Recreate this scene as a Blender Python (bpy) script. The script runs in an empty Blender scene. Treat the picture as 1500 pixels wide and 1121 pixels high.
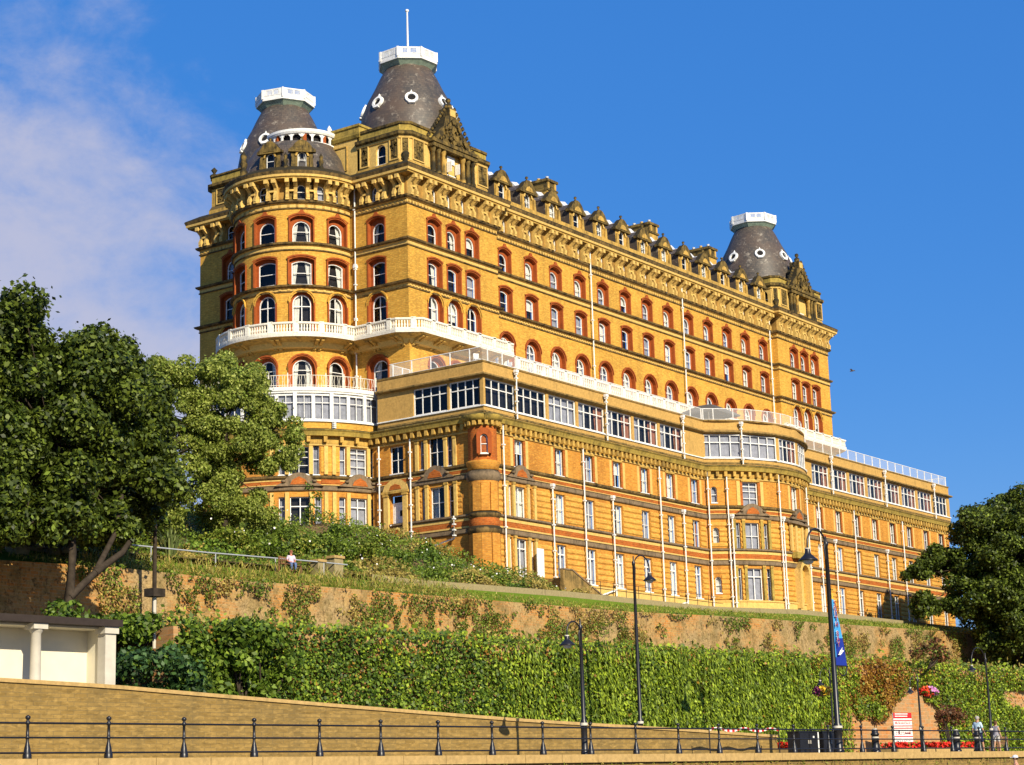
import bpy, math, random
import numpy as np
from mathutils import Vector, Matrix
random.seed(7); RNG=np.random.default_rng(11)
SC=bpy.context.scene; COL=SC.collection
R_=math.radians
# ------------------------------------------------------------------ objects
def tag(o,label=None,cat=None,group=None,kind=None):
    if label: o['label']=label
    if cat: o['category']=cat
    if group: o['group']=group
    if kind: o['kind']=kind
    return o
def thing(name,loc,label,cat,group=None,rz=0.0):
    o=bpy.data.objects.new(name,None); COL.objects.link(o); o.empty_display_size=.3
    o.location=loc; o.rotation_euler=(0,0,rz)
    return tag(o,label,cat,group)
def link(o,parent=None):
    COL.objects.link(o)
    if parent is not None: o.parent=parent
    return o
class MB:
    """collects faces of several materials into one mesh"""
    def __init__(s): s.v=[]; s.f=[]; s.m=[]; s.mats=[]; s.sm=[]
    def mi(s,mat):
        if mat not in s.mats: s.mats.append(mat)
        return s.mats.index(mat)
    def add(s,vs,fs,mat,smooth=False):
        b=len(s.v); s.v.extend([tuple(p) for p in vs]); k=s.mi(mat)
        for f in fs: s.f.append(tuple(b+i for i in f)); s.m.append(k); s.sm.append(smooth)
    def quad(s,a,b,c,d,mat): s.add([a,b,c,d],[(0,1,2,3)],mat)
    def box(s,x0,x1,y0,y1,z0,z1,mat,M=None):
        vs=[Vector((x,y,z)) for z in (z0,z1) for y in (y0,y1) for x in (x0,x1)]
        if M is not None: vs=[M@p for p in vs]
        s.add(vs,[(0,2,3,1),(4,5,7,6),(0,1,5,4),(2,6,7,3),(0,4,6,2),(1,3,7,5)],mat)
    def tube(s,pts,r,mat,n=6,cap=True):
        pts=[Vector(p) for p in pts]; rs=r if isinstance(r,(list,tuple)) else [r]*len(pts)
        rings=[]
        for i,p in enumerate(pts):
            t=(pts[min(i+1,len(pts)-1)]-pts[max(i-1,0)]).normalized()
            a=t.orthogonal().normalized() if abs(t.z)>.95 else t.cross(Vector((0,0,1))).normalized()
            if i and abs(t.z)>.95:
                a=(prev-t*prev.dot(t)).normalized()
            b=t.cross(a); prev=a
            rings.append([p+(a*math.cos(2*math.pi*k/n)+b*math.sin(2*math.pi*k/n))*rs[i] for k in range(n)])
        vs=[q for r_ in rings for q in r_]; fs=[]
        for i in range(len(pts)-1):
            for k in range(n):
                k2=(k+1)%n; fs.append((i*n+k,i*n+k2,(i+1)*n+k2,(i+1)*n+k))
        s.add(vs,fs,mat,True)
        if cap:
            s.add(rings[0],[tuple(range(n))[::-1]],mat); s.add(rings[-1],[tuple(range(n))],mat)
    def lathe(s,prof,mat,n=24,M=None,a0=0,a1=2*math.pi,smooth=True):
        full=abs(a1-a0-2*math.pi)<1e-6; cnt=n if full else n+1; vs=[]; fs=[]
        for r,z in prof:
            for k in range(cnt):
                a=a0+(a1-a0)*k/n; p=Vector((r*math.cos(a),r*math.sin(a),z)); vs.append(M@p if M is not None else p)
        for i in range(len(prof)-1):
            for k in range(n):
                k2=(k+1)%cnt; fs.append((i*cnt+k,i*cnt+k2,(i+1)*cnt+k2,(i+1)*cnt+k))
        s.add(vs,fs,mat,smooth)
    def prism(s,poly,y0,y1,mat,M=None):
        """poly in (x,z), extruded along y"""
        n=len(poly); vs=[Vector((x,y0,z)) for x,z in poly]+[Vector((x,y1,z)) for x,z in poly]
        if M is not None: vs=[M@p for p in vs]
        s.add(vs,[tuple(range(n)),tuple(range(2*n-1,n-1,-1))]+[(i,i+n,(i+1)%n+n,(i+1)%n) for i in range(n)],mat)
    def mesh(s,name):
        me=bpy.data.meshes.new(name); me.from_pydata(s.v,[],s.f)
        for m in s.mats: me.materials.append(m)
        me.polygons.foreach_set('material_index',s.m); me.polygons.foreach_set('use_smooth',s.sm); me.update()
        return me
    def build(s,name,parent=None):
        return link(bpy.data.objects.new(name,s.mesh(name)),parent)
def inst(name,me,M,parent=None):
    o=bpy.data.objects.new(name,me); o.matrix_local=M; return link(o,parent)
# ------------------------------------------------------------------ materials
def hsv(r,g,b): return (r,g,b,1)
class NT:
    def __init__(s,name):
        s.m=bpy.data.materials.new(name); s.m.use_nodes=True; s.t=s.m.node_tree; s.n=s.t.nodes
        s.b=s.n['Principled BSDF']; s.out=s.n['Material Output']
    def node(s,t,**k):
        x=s.n.new(t)
        for a,b in k.items(): setattr(x,a,b)
        return x
    def L(s,a,b): s.t.links.new(a,b)
    def noise(s,scale,detail=4,rough=.6,vec=None):
        x=s.node('ShaderNodeTexNoise'); x.inputs['Scale'].default_value=scale; x.inputs['Detail'].default_value=detail; x.inputs['Roughness'].default_value=rough
        if vec is None: vec=s.pos()
        s.L(vec,x.inputs['Vector']); return x.outputs['Fac']
    def pos(s):
        if not hasattr(s,'_p'): s._p=s.node('ShaderNodeNewGeometry')
        return s._p.outputs['Position']
    def ramp(s,fac,stops):
        x=s.node('ShaderNodeValToRGB'); e=x.color_ramp.elements
        while len(e)<len(stops): e.new(.5)
        for k,(p,c) in zip(e,stops): k.position=p; k.color=c if len(c)==4 else (*c,1)
        s.L(fac,x.inputs['Fac']); return x.outputs['Color']
    def mix(s,fac,a,b,mode='MIX'):
        x=s.node('ShaderNodeMix',data_type='RGBA',blend_type=mode)
        for i,v in ((0,fac),(6,a),(7,b)):
            if isinstance(v,(int,float)): x.inputs[i].default_value=v
            elif isinstance(v,tuple): x.inputs[i].default_value=v if len(v)==4 else (*v,1)
            else: s.L(v,x.inputs[i])
        return x.outputs[2]
    def math(s,op,a,b=0.0):
        x=s.node('ShaderNodeMath',operation=op)
        for i,v in ((0,a),(1,b)):
            if isinstance(v,(int,float)): x.inputs[i].default_value=v
            else: s.L(v,x.inputs[i])
        return x.outputs[0]
    def bump(s,h,strength=.3,dist=.05):
        x=s.node('ShaderNodeBump'); x.inputs['Strength'].default_value=strength; x.inputs['Distance'].default_value=dist
        s.L(h,x.inputs['Height']); s.L(x.outputs[0],s.b.inputs['Normal'])
    def col(s,c):
        if isinstance(c,tuple): s.b.inputs['Base Color'].default_value=c if len(c)==4 else (*c,1)
        else: s.L(c,s.b.inputs['Base Color'])
    def rough(s,v,spec=.3):
        s.b.inputs['Roughness'].default_value=v; s.b.inputs['Specular IOR Level'].default_value=spec
    def wallvec(s):
        """(distance along the wall, height) from the face's own direction"""
        s.pos(); g=s._p
        c=s.node('ShaderNodeVectorMath',operation='CROSS_PRODUCT'); c.inputs[0].default_value=(0,0,1); s.L(g.outputs['True Normal'],c.inputs[1])
        nn=s.node('ShaderNodeVectorMath',operation='NORMALIZE'); s.L(c.outputs[0],nn.inputs[0])
        d=s.node('ShaderNodeVectorMath',operation='DOT_PRODUCT'); s.L(nn.outputs[0],d.inputs[0]); s.L(g.outputs['Position'],d.inputs[1])
        sp=s.node('ShaderNodeSeparateXYZ'); s.L(g.outputs['Position'],sp.inputs[0])
        cb=s.node('ShaderNodeCombineXYZ'); s.L(d.outputs['Value'],cb.inputs[0]); s.L(sp.outputs[2],cb.inputs[1])
        return cb.outputs[0]
def simple(name,c,rough=.6,spec=.3,var=.25,scale=2.0,metal=0.0):
    t=NT(name); t.rough(rough,spec); t.b.inputs['Metallic'].default_value=metal
    n=t.noise(scale,5,.65); lo=tuple(x*(1-var) for x in c); hi=tuple(min(1,x*(1+var)) for x in c)
    t.col(t.ramp(n,[(.3,lo),(.7,hi)])); return t.m
def brick(name,c1,c2,mortar,dirt=(.12,.07,.02),bw=.45,rh=.15,dirtamt=.5,dscale=.35):
    t=NT(name); t.rough(.85,.15); v=t.wallvec()
    b=t.node('ShaderNodeTexBrick'); b.inputs['Scale'].default_value=1; b.inputs['Brick Width'].default_value=bw; b.inputs['Row Height'].default_value=rh
    b.inputs['Mortar Size'].default_value=.012; b.inputs['Bias'].default_value=-.1
    for k,c in (('Color1',c1),('Color2',c2),('Mortar',mortar)): b.inputs[k].default_value=(*c,1)
    t.L(v,b.inputs['Vector'])
    n1=t.noise(dscale,6,.7); n2=t.noise(3.2,3,.6)
    st=t.node('ShaderNodeMapping'); st.inputs['Scale'].default_value=(1.1,1.1,.09); t.L(t.pos(),st.inputs['Vector'])
    n3=t.noise(1.0,4,.6,st.outputs[0])
    f=t.math('ADD',t.math('MULTIPLY',n1,.5),t.math('MULTIPLY',n3,.5))
    fac=t.ramp(f,[(.44,(0,0,0)),(.72,(dirtamt,)*3)])
    c=t.mix(fac,b.outputs['Color'],dirt)
    sp_=t.node('ShaderNodeMapping'); sp_.inputs['Scale'].default_value=(2.2,7.5,1); t.L(v,sp_.inputs['Vector']); n4=t.noise(1.0,4,.7,sp_.outputs[0]); sq=t.node('ShaderNodeMapping'); sq.inputs['Scale'].default_value=(3.1,9.0,1); sq.inputs['Location'].default_value=(7,3,0); t.L(v,sq.inputs['Vector']); n5=t.noise(1.0,3,.65,sq.outputs[0]); c=t.mix(t.ramp(n4,[(.50,(0,0,0)),(.70,(.7,)*3)]),c,tuple(x*.55 for x in c2)); c=t.mix(t.ramp(n5,[(.52,(0,0,0)),(.72,(.75,)*3)]),c,tuple(min(1,x*1.42) for x in c1))
    t.col(c); t.bump(b.outputs['Fac'],-.35,.02); return t.m
def weathered(name,c,dark,amt=.5,scale=1.2,up=.5):
    t=NT(name); t.rough(.85,.15); n=t.noise(scale,7,.7); t.pos(); sp=t.node('ShaderNodeSeparateXYZ'); t.L(t._p.outputs['Normal'],sp.inputs[0])
    upf=t.math('MULTIPLY',t.math('MAXIMUM',sp.outputs[2],0.0),up)
    st=t.node('ShaderNodeMapping'); st.inputs['Scale'].default_value=(1.6,1.6,.25); t.L(t.pos(),st.inputs['Vector'])
    n3=t.noise(1.6,4,.7,st.outputs[0])
    f=t.math('ADD',t.math('ADD',t.math('MULTIPLY',n,.55),t.math('MULTIPLY',n3,.45)),upf)
    a=.62-.3*amt
    k=t.ramp(f,[(a,(0,0,0)),(a+.2,(1,1,1))])
    n2=t.noise(6,3,.6)
    cc=t.mix(t.ramp(n2,[(.3,(0,0,0)),(.7,(1,1,1))]),tuple(x*.82 for x in c),tuple(min(1,x*1.15) for x in c))
    t.col(t.mix(k,cc,dark)); t.bump(n2,.25,.05); return t.m
M={}
M['brick']=brick('yellow_brick',(.68,.375,.06),(.56,.275,.038),(.42,.25,.06),dirt=(.24,.135,.03),dirtamt=.75)
M['brick_low']=brick('orange_brick',(.60,.275,.042),(.49,.19,.026),(.44,.26,.07),dirt=(.26,.10,.022),dirtamt=.75,dscale=.6)
M['brick_red']=brick('red_brick',(.46,.12,.02),(.34,.08,.014),(.40,.18,.05),dirt=(.08,.04,.012),dirtamt=.45,dscale=.8)
M['rustic']=brick('rusticated_brick',(.66,.37,.07),(.58,.27,.04),(.50,.28,.07),dirt=(.30,.12,.026),dirtamt=.7,dscale=.6)  # yellower than the wall behind: lit highlights of the courses put into the colour
M['terra']=weathered('terracotta',(.33,.078,.018),(.12,.03,.01),.34,1.5,.2)
M['gold']=weathered('golden_stone',(.54,.33,.075),(.12,.08,.028),.52,1.1,.45)
M['gold_clean']=weathered('golden_stone_clean',(.64,.42,.12),(.26,.16,.05),.24,1.0,.3)
M['soot']=weathered('blackened_stone',(.26,.17,.045),(.032,.026,.014),.78,1.6,.5)
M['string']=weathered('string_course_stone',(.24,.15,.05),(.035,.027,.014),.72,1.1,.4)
M['band']=weathered('grey_band_stone',(.22,.155,.09),(.045,.037,.025),.45,1.3,.2)
M['moss']=weathered('mossy_stone',(.40,.28,.06),(.09,.07,.022),.5,1.2,.35)
M['white']=weathered('white_paint',(.78,.765,.71),(.52,.46,.36),.10,1.4,.05)
M['ivory']=weathered('ivory_paint',(.80,.74,.60),(.42,.33,.2),.08,2.2,.12)
M['slate']=None
t=NT('slate_roof'); t.rough(.55,.4); v=t.wallvec(); b=t.node('ShaderNodeTexBrick'); b.inputs['Brick Width'].default_value=.32; b.inputs['Row Height'].default_value=.22; b.inputs['Mortar Size'].default_value=.012
for k,c in (('Color1',(.098,.078,.058)),('Color2',(.050,.043,.037)),('Mortar',(.03,.028,.026))): b.inputs[k].default_value=(*c,1)
b.inputs['Scale'].default_value=1; t.L(v,b.inputs['Vector']); n=t.noise(1.3,6,.75); n2=t.noise(.5,4,.6)
c=t.mix(t.ramp(n2,[(.4,(0,0,0)),(.7,(.7,.7,.7))]),b.outputs['Color'],(.11,.07,.045)); c=t.mix(t.ramp(n,[(.56,(0,0,0)),(.68,(.7,.7,.7))]),c,(.36,.31,.24)); t.col(c); M['slate']=t.m
M['lead']=simple('lead_flashing',(.62,.61,.58),.5,.4,.12,2)
M['verdi']=simple('verdigris_copper',(.28,.36,.27),.6,.3,.25,2.5)
M['render']=weathered('tan_render',(.50,.30,.085),(.23,.14,.045),.30,.6,.15)
M['lintel']=weathered('stained_ledge',(.30,.19,.06),(.06,.05,.02),.55,1.4,.3)
M['iron']=simple('black_iron',(.012,.011,.012),.38,.5,.3,6)
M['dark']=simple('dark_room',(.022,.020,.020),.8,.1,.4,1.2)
M['drape']=simple('cream_curtain',(.74,.69,.58),.85,.1,.15,3)
M['net']=simple('grey_net_curtain',(.34,.33,.35),.9,.1,.25,2)
M['rust']=simple('terracotta_curtain',(.36,.15,.08),.9,.1,.2,3)
t=NT('window_glass'); t.n.remove(t.b); tr=t.node('ShaderNodeBsdfTransparent'); tr.inputs[0].default_value=(.86,.89,.93,1); gl=t.node('ShaderNodeBsdfGlossy'); gl.inputs['Roughness'].default_value=.04; gl.inputs[0].default_value=(1,1,1,1)
fr=t.node('ShaderNodeFresnel'); fr.inputs[0].default_value=1.33; mx=t.node('ShaderNodeMixShader'); t.L(fr.outputs[0],mx.inputs[0]); t.L(tr.outputs[0],mx.inputs[1]); t.L(gl.outputs[0],mx.inputs[2]); t.L(mx.outputs[0],t.out.inputs[0]); M['glass']=t.m
t=NT('wire_mesh_panel'); t.n.remove(t.b); tr=t.node('ShaderNodeBsdfTransparent'); df=t.node('ShaderNodeBsdfDiffuse'); df.inputs[0].default_value=(.8,.79,.76,1); mx=t.node('ShaderNodeMixShader'); mx.inputs[0].default_value=.2
t.L(tr.outputs[0],mx.inputs[1]); t.L(df.outputs[0],mx.inputs[2]); t.L(mx.outputs[0],t.out.inputs[0]); M['wire']=t.m
# ------------------------------------------------------------------ wall faces
Z=Vector((0,0,1))
class Flat:
    """straight wall face: origin at its left end (seen from outside), running along T, outward normal N"""
    def __init__(s,x,y,tx,ty,L): s.o=Vector((x,y,0)); s.T=Vector((tx,ty,0)).normalized(); s.N=Vector((s.T.y,-s.T.x,0)); s.L=L; s.curved=False
    def fn(s,u,z,w=0): return s.o+s.T*u+s.N*w+Z*z
    def frame(s,u,z,w=0): return Matrix(((s.T.x,-s.N.x,0,0),(s.T.y,-s.N.y,0,0),(0,0,1,0),(0,0,0,1))).copy() if 0 else mat3(s.T,-s.N,s.fn(u,z,w))
    def us(s,a,b): return [a,b]
class Arc:
    def __init__(s,cx,cy,r,a0,a1): s.c=Vector((cx,cy,0)); s.r=r; s.a0=R_(a0); s.a1=R_(a1); s.L=r*(s.a1-s.a0); s.curved=True
    def ang(s,u): return s.a0+u/s.r
    def fn(s,u,z,w=0): a=s.ang(u); return s.c+Vector((math.cos(a),math.sin(a),0))*(s.r+w)+Z*z
    def frame(s,u,z,w=0): a=s.ang(u); return mat3(Vector((-math.sin(a),math.cos(a),0)),-Vector((math.cos(a),math.sin(a),0)),s.fn(u,z,w))
    def u(s,deg): return (R_(deg)-s.a0)*s.r
    def us(s,a,b): n=max(1,int(math.ceil((b-a)/(s.r*R_(4))))); return [a+(b-a)*i/n for i in range(n+1)]
def mat3(X,Y,o): return Matrix(((X.x,Y.x,0,o.x),(X.y,Y.y,0,o.y),(X.z,Y.z,1,o.z),(0,0,0,1)))
def outline(w,h,rise,n=8,flat=0):
    """opening outline, x centred, z from sill: bottom left, up, over the head, down to bottom right"""
    if rise<=0: return [(-w/2,0),(-w/2,h),(w/2,h),(w/2,0)]
    sp=h-rise; pts=[(-w/2,0)]
    if rise>=w/2-1e-6:
        for i in range(n+1): a=math.pi-math.pi*i/n; pts.append((w/2*math.cos(a),sp+rise*math.sin(a)))
    else:
        r=(w*w/4+rise*rise)/(2*rise); a0=math.asin(w/2/r)
        for i in range(n+1): a=-a0+2*a0*i/n; pts.append((r*math.sin(a),sp+r*math.cos(a)-(r-rise)))
    pts.append((w/2,0)); return pts
def wall_band(mb,F,u0,u1,z0,z1,holes,mat,depth=.3):
    """holes: (u,z_sill,w,h,rise)"""
    holes=sorted(holes); u=u0
    def strip(a,b,za,zb):
        if b-a<1e-4 or zb-za<1e-4: return
        us=F.us(a,b)
        for p,q in zip(us,us[1:]): mb.quad(F.fn(p,za),F.fn(q,za),F.fn(q,zb),F.fn(p,zb),mat)
    for (c,zs,w,h,rise) in holes:
        a,b=c-w/2,c+w/2; strip(u,a,z0,z1); strip(a,b,z0,zs)
        pts=outline(w,h,rise)
        top=pts[1:-1]
        for (xa,za),(xb,zb) in zip(top,top[1:]):
            mb.quad(F.fn(c+xa,zs+za),F.fn(c+xb,zs+zb),F.fn(c+xb,z1),F.fn(c+xa,z1),mat)
        for (xa,za),(xb,zb) in zip(pts,pts[1:]+pts[:1]):
            mb.quad(F.fn(c+xa,zs+za),F.fn(c+xb,zs+zb),F.fn(c+xb,zs+zb,-depth),F.fn(c+xa,zs+za,-depth),mat)
        u=b
    strip(u,u1,z0,z1)
def sweep(mb,path,prof,mat,closed=False,smooth=False):
    """path: plan points, outward = right of travel; prof: (w,z) list from bottom round to top"""
    P=[Vector((p[0],p[1],0)) for p in path]; n=len(P); nor=[]
    for i in range(n):
        ds=[]
        if i>0 or closed: ds.append((P[i]-P[i-1]).normalized())
        if i<n-1 or closed: ds.append((P[(i+1)%n]-P[i]).normalized())
        ns=[Vector((d.y,-d.x,0)) for d in ds]; m=sum(ns,Vector()).normalized(); nor.append(m/max(.35,m.dot(ns[0])))
    k=len(prof); vs=[P[i]+nor[i]*w+Z*z for i in range(n) for w,z in prof]; fs=[]
    mats=mat if isinstance(mat,list) else [mat]*(k-1)
    for j in range(k-1):
        fs=[(i*k+j,((i+1)%n)*k+j,((i+1)%n)*k+j+1,i*k+j+1) for i in range(n if closed else n-1)]
        mb.add(vs,fs,mats[j],smooth)
def path_of(F,u0,u1): return [F.fn(u,0)[:2] for u in F.us(u0,u1)]
# ------------------------------------------------------------------ windows
WK={}
def kind(name,w,h,rise,d=.32,hb=(),vb=(),t=.075,sur=None,frame='white',crest=False,bt=.05):
    WK[name]=dict(w=w,h=h,rise=rise,d=d,hb=hb,vb=vb,t=t,sur=sur,frame=frame,crest=crest,bt=bt,cache={})
def inset(pts,t):
    xs=[p[0] for p in pts]; zs=[p[1] for p in pts]; cx=0; w=max(xs)-min(xs); h=max(zs)-min(zs)
    return [(x*(w-2*t)/w, t+(z-min(zs))*(h-2*t)/h) for x,z in pts]
def win_meshes(k,var):
    K=WK[k]; c=K['cache']
    w,h,rise,d=K['w'],K['h'],K['rise'],K['d']; pts=outline(w,h,rise)
    if 'frame' not in c:
        mb=MB(); fm=M[K['frame']]; t=K['t']; ins=inset(pts,t); n=len(pts)
        for y0,y1 in ((d-.05,d+.05),):
            for i in range(n):
                j=(i+1)%n
                a,b,e,f=pts[i],pts[j],ins[j],ins[i]
                mb.quad((a[0],y0,a[1]),(b[0],y0,b[1]),(e[0],y0,e[1]),(f[0],y0,f[1]),fm)
                mb.quad((f[0],y0,f[1]),(e[0],y0,e[1]),(e[0],y1,e[1]),(f[0],y1,f[1]),fm)
        def halfw(z):
            sp=h-rise
            if rise<=0 or z<=sp: return w/2-t/2
            if rise>=w/2-1e-6: return max(.05,math.sqrt(max(0,1-((z-sp)/rise)**2))*w/2-t/2)
            return w/2-t/2
        for z in K['hb']: hw=halfw(z*h); mb.box(-hw,hw,d-.045,d+.045,z*h-K['bt']/2,z*h+K['bt']/2,fm)
        for v in K['vb']:
            x,za,zb=v if isinstance(v,tuple) else (v,0,1)
            top=h if rise<=0 else (h-rise+ (rise*math.sqrt(max(0,1-(2*x)**2)) if rise>=w/2-1e-6 else rise*.9))
            mb.box(x*w-K['bt']/2,x*w+K['bt']/2,d-.04,d+.04,za*h+t/2,min(zb*h,top-t/2),fm)
        mb.box(-w/2-.04,w/2+.04,-.05,d+.04,-.09,-.003,fm)
        c['frame']=mb.mesh(k+'_frame')
        mb=MB(); ip=inset(pts,t*.5); mb.add([(x,d+.01,z) for x,z in ip],[tuple(range(len(ip)))[::-1]],M['glass']); c['pane']=mb.mesh(k+'_pane')
        if K['sur']:
            ow,oh,orise,smat,pr,hm_=K['sur']; hmat=M[hm_] if hm_ else M[smat]; sm=M[smat]
            o=outline(ow,oh,orise,n=8); k2=outline(ow-.26,oh-.12,orise,n=8); mb=MB(); dr=d-.10
            for i in range(len(o)-1):
                a,b,e,f=o[i],o[i+1],k2[i+1],k2[i]; p,q=pts[i],pts[i+1]
                m_=sm if i in (0,len(o)-2) else hmat
                mb.quad((a[0],-pr,a[1]),(b[0],-pr,b[1]),(e[0],-pr,e[1]),(f[0],-pr,f[1]),m_)
                mb.quad((a[0],-pr,a[1]),(b[0],-pr,b[1]),(b[0],.05,b[1]),(a[0],.05,a[1]),m_)
                mb.quad((f[0],-pr,f[1]),(e[0],-pr,e[1]),(e[0],dr,e[1]),(f[0],dr,f[1]),sm)
                mb.quad((f[0],dr,f[1]),(e[0],dr,e[1]),(q[0],dr,q[1]),(p[0],dr,p[1]),sm)
                mb.quad((p[0],dr,p[1]),(q[0],dr,q[1]),(q[0],d+.03,q[1]),(p[0],d+.03,p[1]),sm)
            sm=hmat
            # hood mould over the head
            hm=[p for p in o[1:-1]]
            for (xa,za),(xb,zb2) in zip(hm,hm[1:]):
                mb.add([(xa*1.06,-pr-.07,za+.10),(xb*1.06,-pr-.07,zb2+.10),(xb,-pr-.07,zb2-.02),(xa,-pr-.07,za-.02),(xa*1.06,0.02,za+.10),(xb*1.06,0.02,zb2+.10)],[(0,1,2,3),(0,4,5,1)],sm)
            if K['crest']:
                z0=oh+.05; mb.prism([(-.42,z0-.05),(-.2,z0+.12),(-.12,z0+.3),(.12,z0+.3),(.2,z0+.12),(.42,z0-.05)],-pr-.08,.02,sm)
            c['sur']=mb.mesh(k+'_surround')
    if ('cur',var) not in c:
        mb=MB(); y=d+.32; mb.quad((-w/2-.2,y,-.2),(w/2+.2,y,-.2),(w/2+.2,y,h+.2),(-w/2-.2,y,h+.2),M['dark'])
        y=d+.16; q=lambda a,b,e,f,m:mb.quad((a[0]*w,y,a[1]*h),(b[0]*w,y,b[1]*h),(e[0]*w,y,e[1]*h),(f[0]*w,y,f[1]*h),M[m])
        def drape(sgn,m,wid=.2,flare=.06):
            # hanging folds: zig-zag in depth
            n=5; prev=None
            for i in range(n+1):
                f=i/n; xt=sgn*(.5-f*wid); xb=sgn*(.5-f*(wid-flare)); yy=y+(.05 if i%2 else 0)
                cur=((xt*w,yy,h*.99),(xb*w,yy,.02*h))
                if prev: mb.quad(prev[1],cur[1],cur[0],prev[0],M[m])
                prev=cur
        if var==1: drape(-1,'drape',.34,.16); drape(1,'drape',.34,.16)
        elif var==2: q((-.5,0),(.5,0),(.5,1),(-.5,1),'net')
        elif var==3: q((-.5,.52),(.5,.52),(.5,1),(-.5,1),'drape')
        elif var==4: drape(-1,'drape',.42,.1)
        elif var==5: drape(1,'rust',.3,.05); drape(-1,'net',.4,.05)
        elif var==6: drape(-1,'net',.5,0); drape(1,'net',.5,0)
        elif var==7: drape(-1,'drape',.5,0); drape(1,'drape',.5,0)
        c[('cur',var)]=mb.mesh(k+'_curtain')
    return c
NWIN={}
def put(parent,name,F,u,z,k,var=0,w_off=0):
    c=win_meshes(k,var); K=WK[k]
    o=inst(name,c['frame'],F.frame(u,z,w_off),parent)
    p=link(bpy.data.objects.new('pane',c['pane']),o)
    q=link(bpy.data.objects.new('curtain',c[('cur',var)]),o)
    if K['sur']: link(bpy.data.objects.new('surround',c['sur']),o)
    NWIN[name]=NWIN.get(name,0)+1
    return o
def hole(u,z,k):
    K=WK[k]
    if K['sur']:
        ow,oh,orise=K['sur'][:3]; return (u,z,ow-.14,oh-.06,orise)
    return (u,z,K['w'],K['h'],K['rise'])
#      name            w    h   rise
kind('row_top',      1.34,1.80,.64,d=.42,hb=(.5,),sur=(2.0,2.32,.34,'terra',.05,None),crest=True)
kind('row_top_bow',  1.46,1.85,.70,d=.42,hb=(.5,),sur=(2.12,2.35,.34,'terra',.05,None),crest=True)
kind('row_mid',      1.38,2.05,.20,d=.42,hb=(.5,),sur=(2.05,2.42,.26,'terra',.05,None))
kind('row_mid_bow',  1.62,2.05,.20,d=.42,hb=(.5,),sur=(2.3,2.42,.26,'terra',.05,None))
kind('row_balcony',  1.52,3.25,.74,d=.40,hb=(.70,),vb=(0.0,),sur=(2.15,3.58,1.0,'terra',.04,'brick'),t=.08,bt=.07)
kind('garden_door',  1.50,3.50,.75,d=.42,hb=(.78,.30),vb=(0.0,),sur=(2.4,3.92,1.18,'terra',.06,None),t=.08,bt=.07)
kind('arch_door',    1.55,3.05,.775,d=.42,hb=(.72,),sur=(2.3,3.42,1.13,'terra',.06,None),t=.07)
kind('frieze',        .80,1.25,.36,d=.18,hb=(.5,),t=.06)
kind('dormer_win',    .86,1.62,.42,d=.12,hb=(.5,),t=.06)
kind('attic',        1.05,1.75,.5,d=.25,hb=(.45,),t=.07)
kind('sash_up',      1.34,2.15,0,hb=(.5,),vb=(0.0,),t=.06,bt=.04,d=.22)
kind('sash_mid',     1.34,2.40,0,hb=(.5,),vb=(0.0,),t=.06,bt=.04,d=.22)
kind('french',       1.30,2.85,0,hb=(.74,),vb=(0.0,),t=.08,bt=.10,d=.22)
kind('side_light',    .50,2.40,.0,hb=(.5,),t=.05,d=.22)
kind('side_low',      .55,2.85,.0,hb=(.74,),t=.06,d=.22)
kind('main_light',   1.45,2.40,0,hb=(.5,),vb=(0.0,),t=.07,bt=.05,d=.22)
kind('main_up',      1.60,2.2,0,hb=(.33,.62,.82),vb=(0.0,),t=.08,bt=.05,d=.22)
kind('main_low',     1.60,2.85,0,hb=(.74,),vb=(0.0,),t=.08,bt=.08,d=.22)
kind('loop',          .55,1.45,.27,d=.2,hb=(.5,),t=.06)
LG=dict(h=2.12)
kind('lounge',       3.88,2.12,0,d=.16,hb=(.66,),vb=(-.25,0.0,.25),t=.085,bt=.075)
kind('lounge_wide',  4.6,2.12,0,d=.16,hb=(.66,),vb=(-.36,0.0,.36),t=.085,bt=.075)
kind('lounge_short', 3.72,2.12,0,d=.16,hb=(.66,),vb=(-.25,0.0,.25),t=.085,bt=.075)
kind('lounge_left', 3.36,2.12,0,d=.16,hb=(.66,),vb=(-.25,0.0,.25),t=.085,bt=.075)
kind('lounge_half', 2.95,2.12,0,d=.16,hb=(.66,),vb=(-.25,0.0,.25),t=.085,bt=.075)
kind('conservatory', 1.30,2.0,0,d=.06,hb=(.68,),vb=(0.0,),t=.07,bt=.05)
# ------------------------------------------------------------------ the hotel
X0,Y0,Ym=116.54,93.27,93.92
H=thing('hotel',(121,95,16.5),'huge honey coloured brick hotel with dark domed corner towers and long rows of windows','hotel')
class Sub:  # parts are built in world coordinates under the hotel's own frame
    pass
HI=Matrix.Translation(-Vector(H.location))
def hb(mb,name,parent=H):
    o=mb.build(name,parent)
    if parent is H: o.matrix_local=HI.copy()
    return o
def hput(name,F,u,z,k,var=0,w_off=0):
    o=put(H,name,F,u,z,k,var,w_off); o.matrix_local=HI@F.frame(u,z,w_off); return o
A_l=Flat(X0,101,0,-1,101-Y0)            # left face of the near tower
A_r=Flat(X0,Y0,1,0,12.4)
MID=Flat(128.9,Ym,1,0,51.5)
C_s=Flat(180.4,Ym+.2,0,-1,Ym+.2-Y0)
C_r=Flat(180.4,Y0,1,0,12.12)
C_e=Flat(192.52,Y0,0,1,13)
B_l=Flat(X0,116.9,0,-1,10)
B_b=Flat(132,116.9,-1,0,132-X0)
BOW=Arc(115.8,104.6,5.3,92,277)
uA=lambda y:101-y
uB=lambda y:116.9-y
ux=lambda F,x:x-F.o.x
def cv(i,opts=(0,1,1,4,3,2,0,1)): return opts[(i*5+3)%len(opts)]
ROWS={'bot':34.0-0.6,'bal':38.65,'mid':42.72,'top':46.33}
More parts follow.
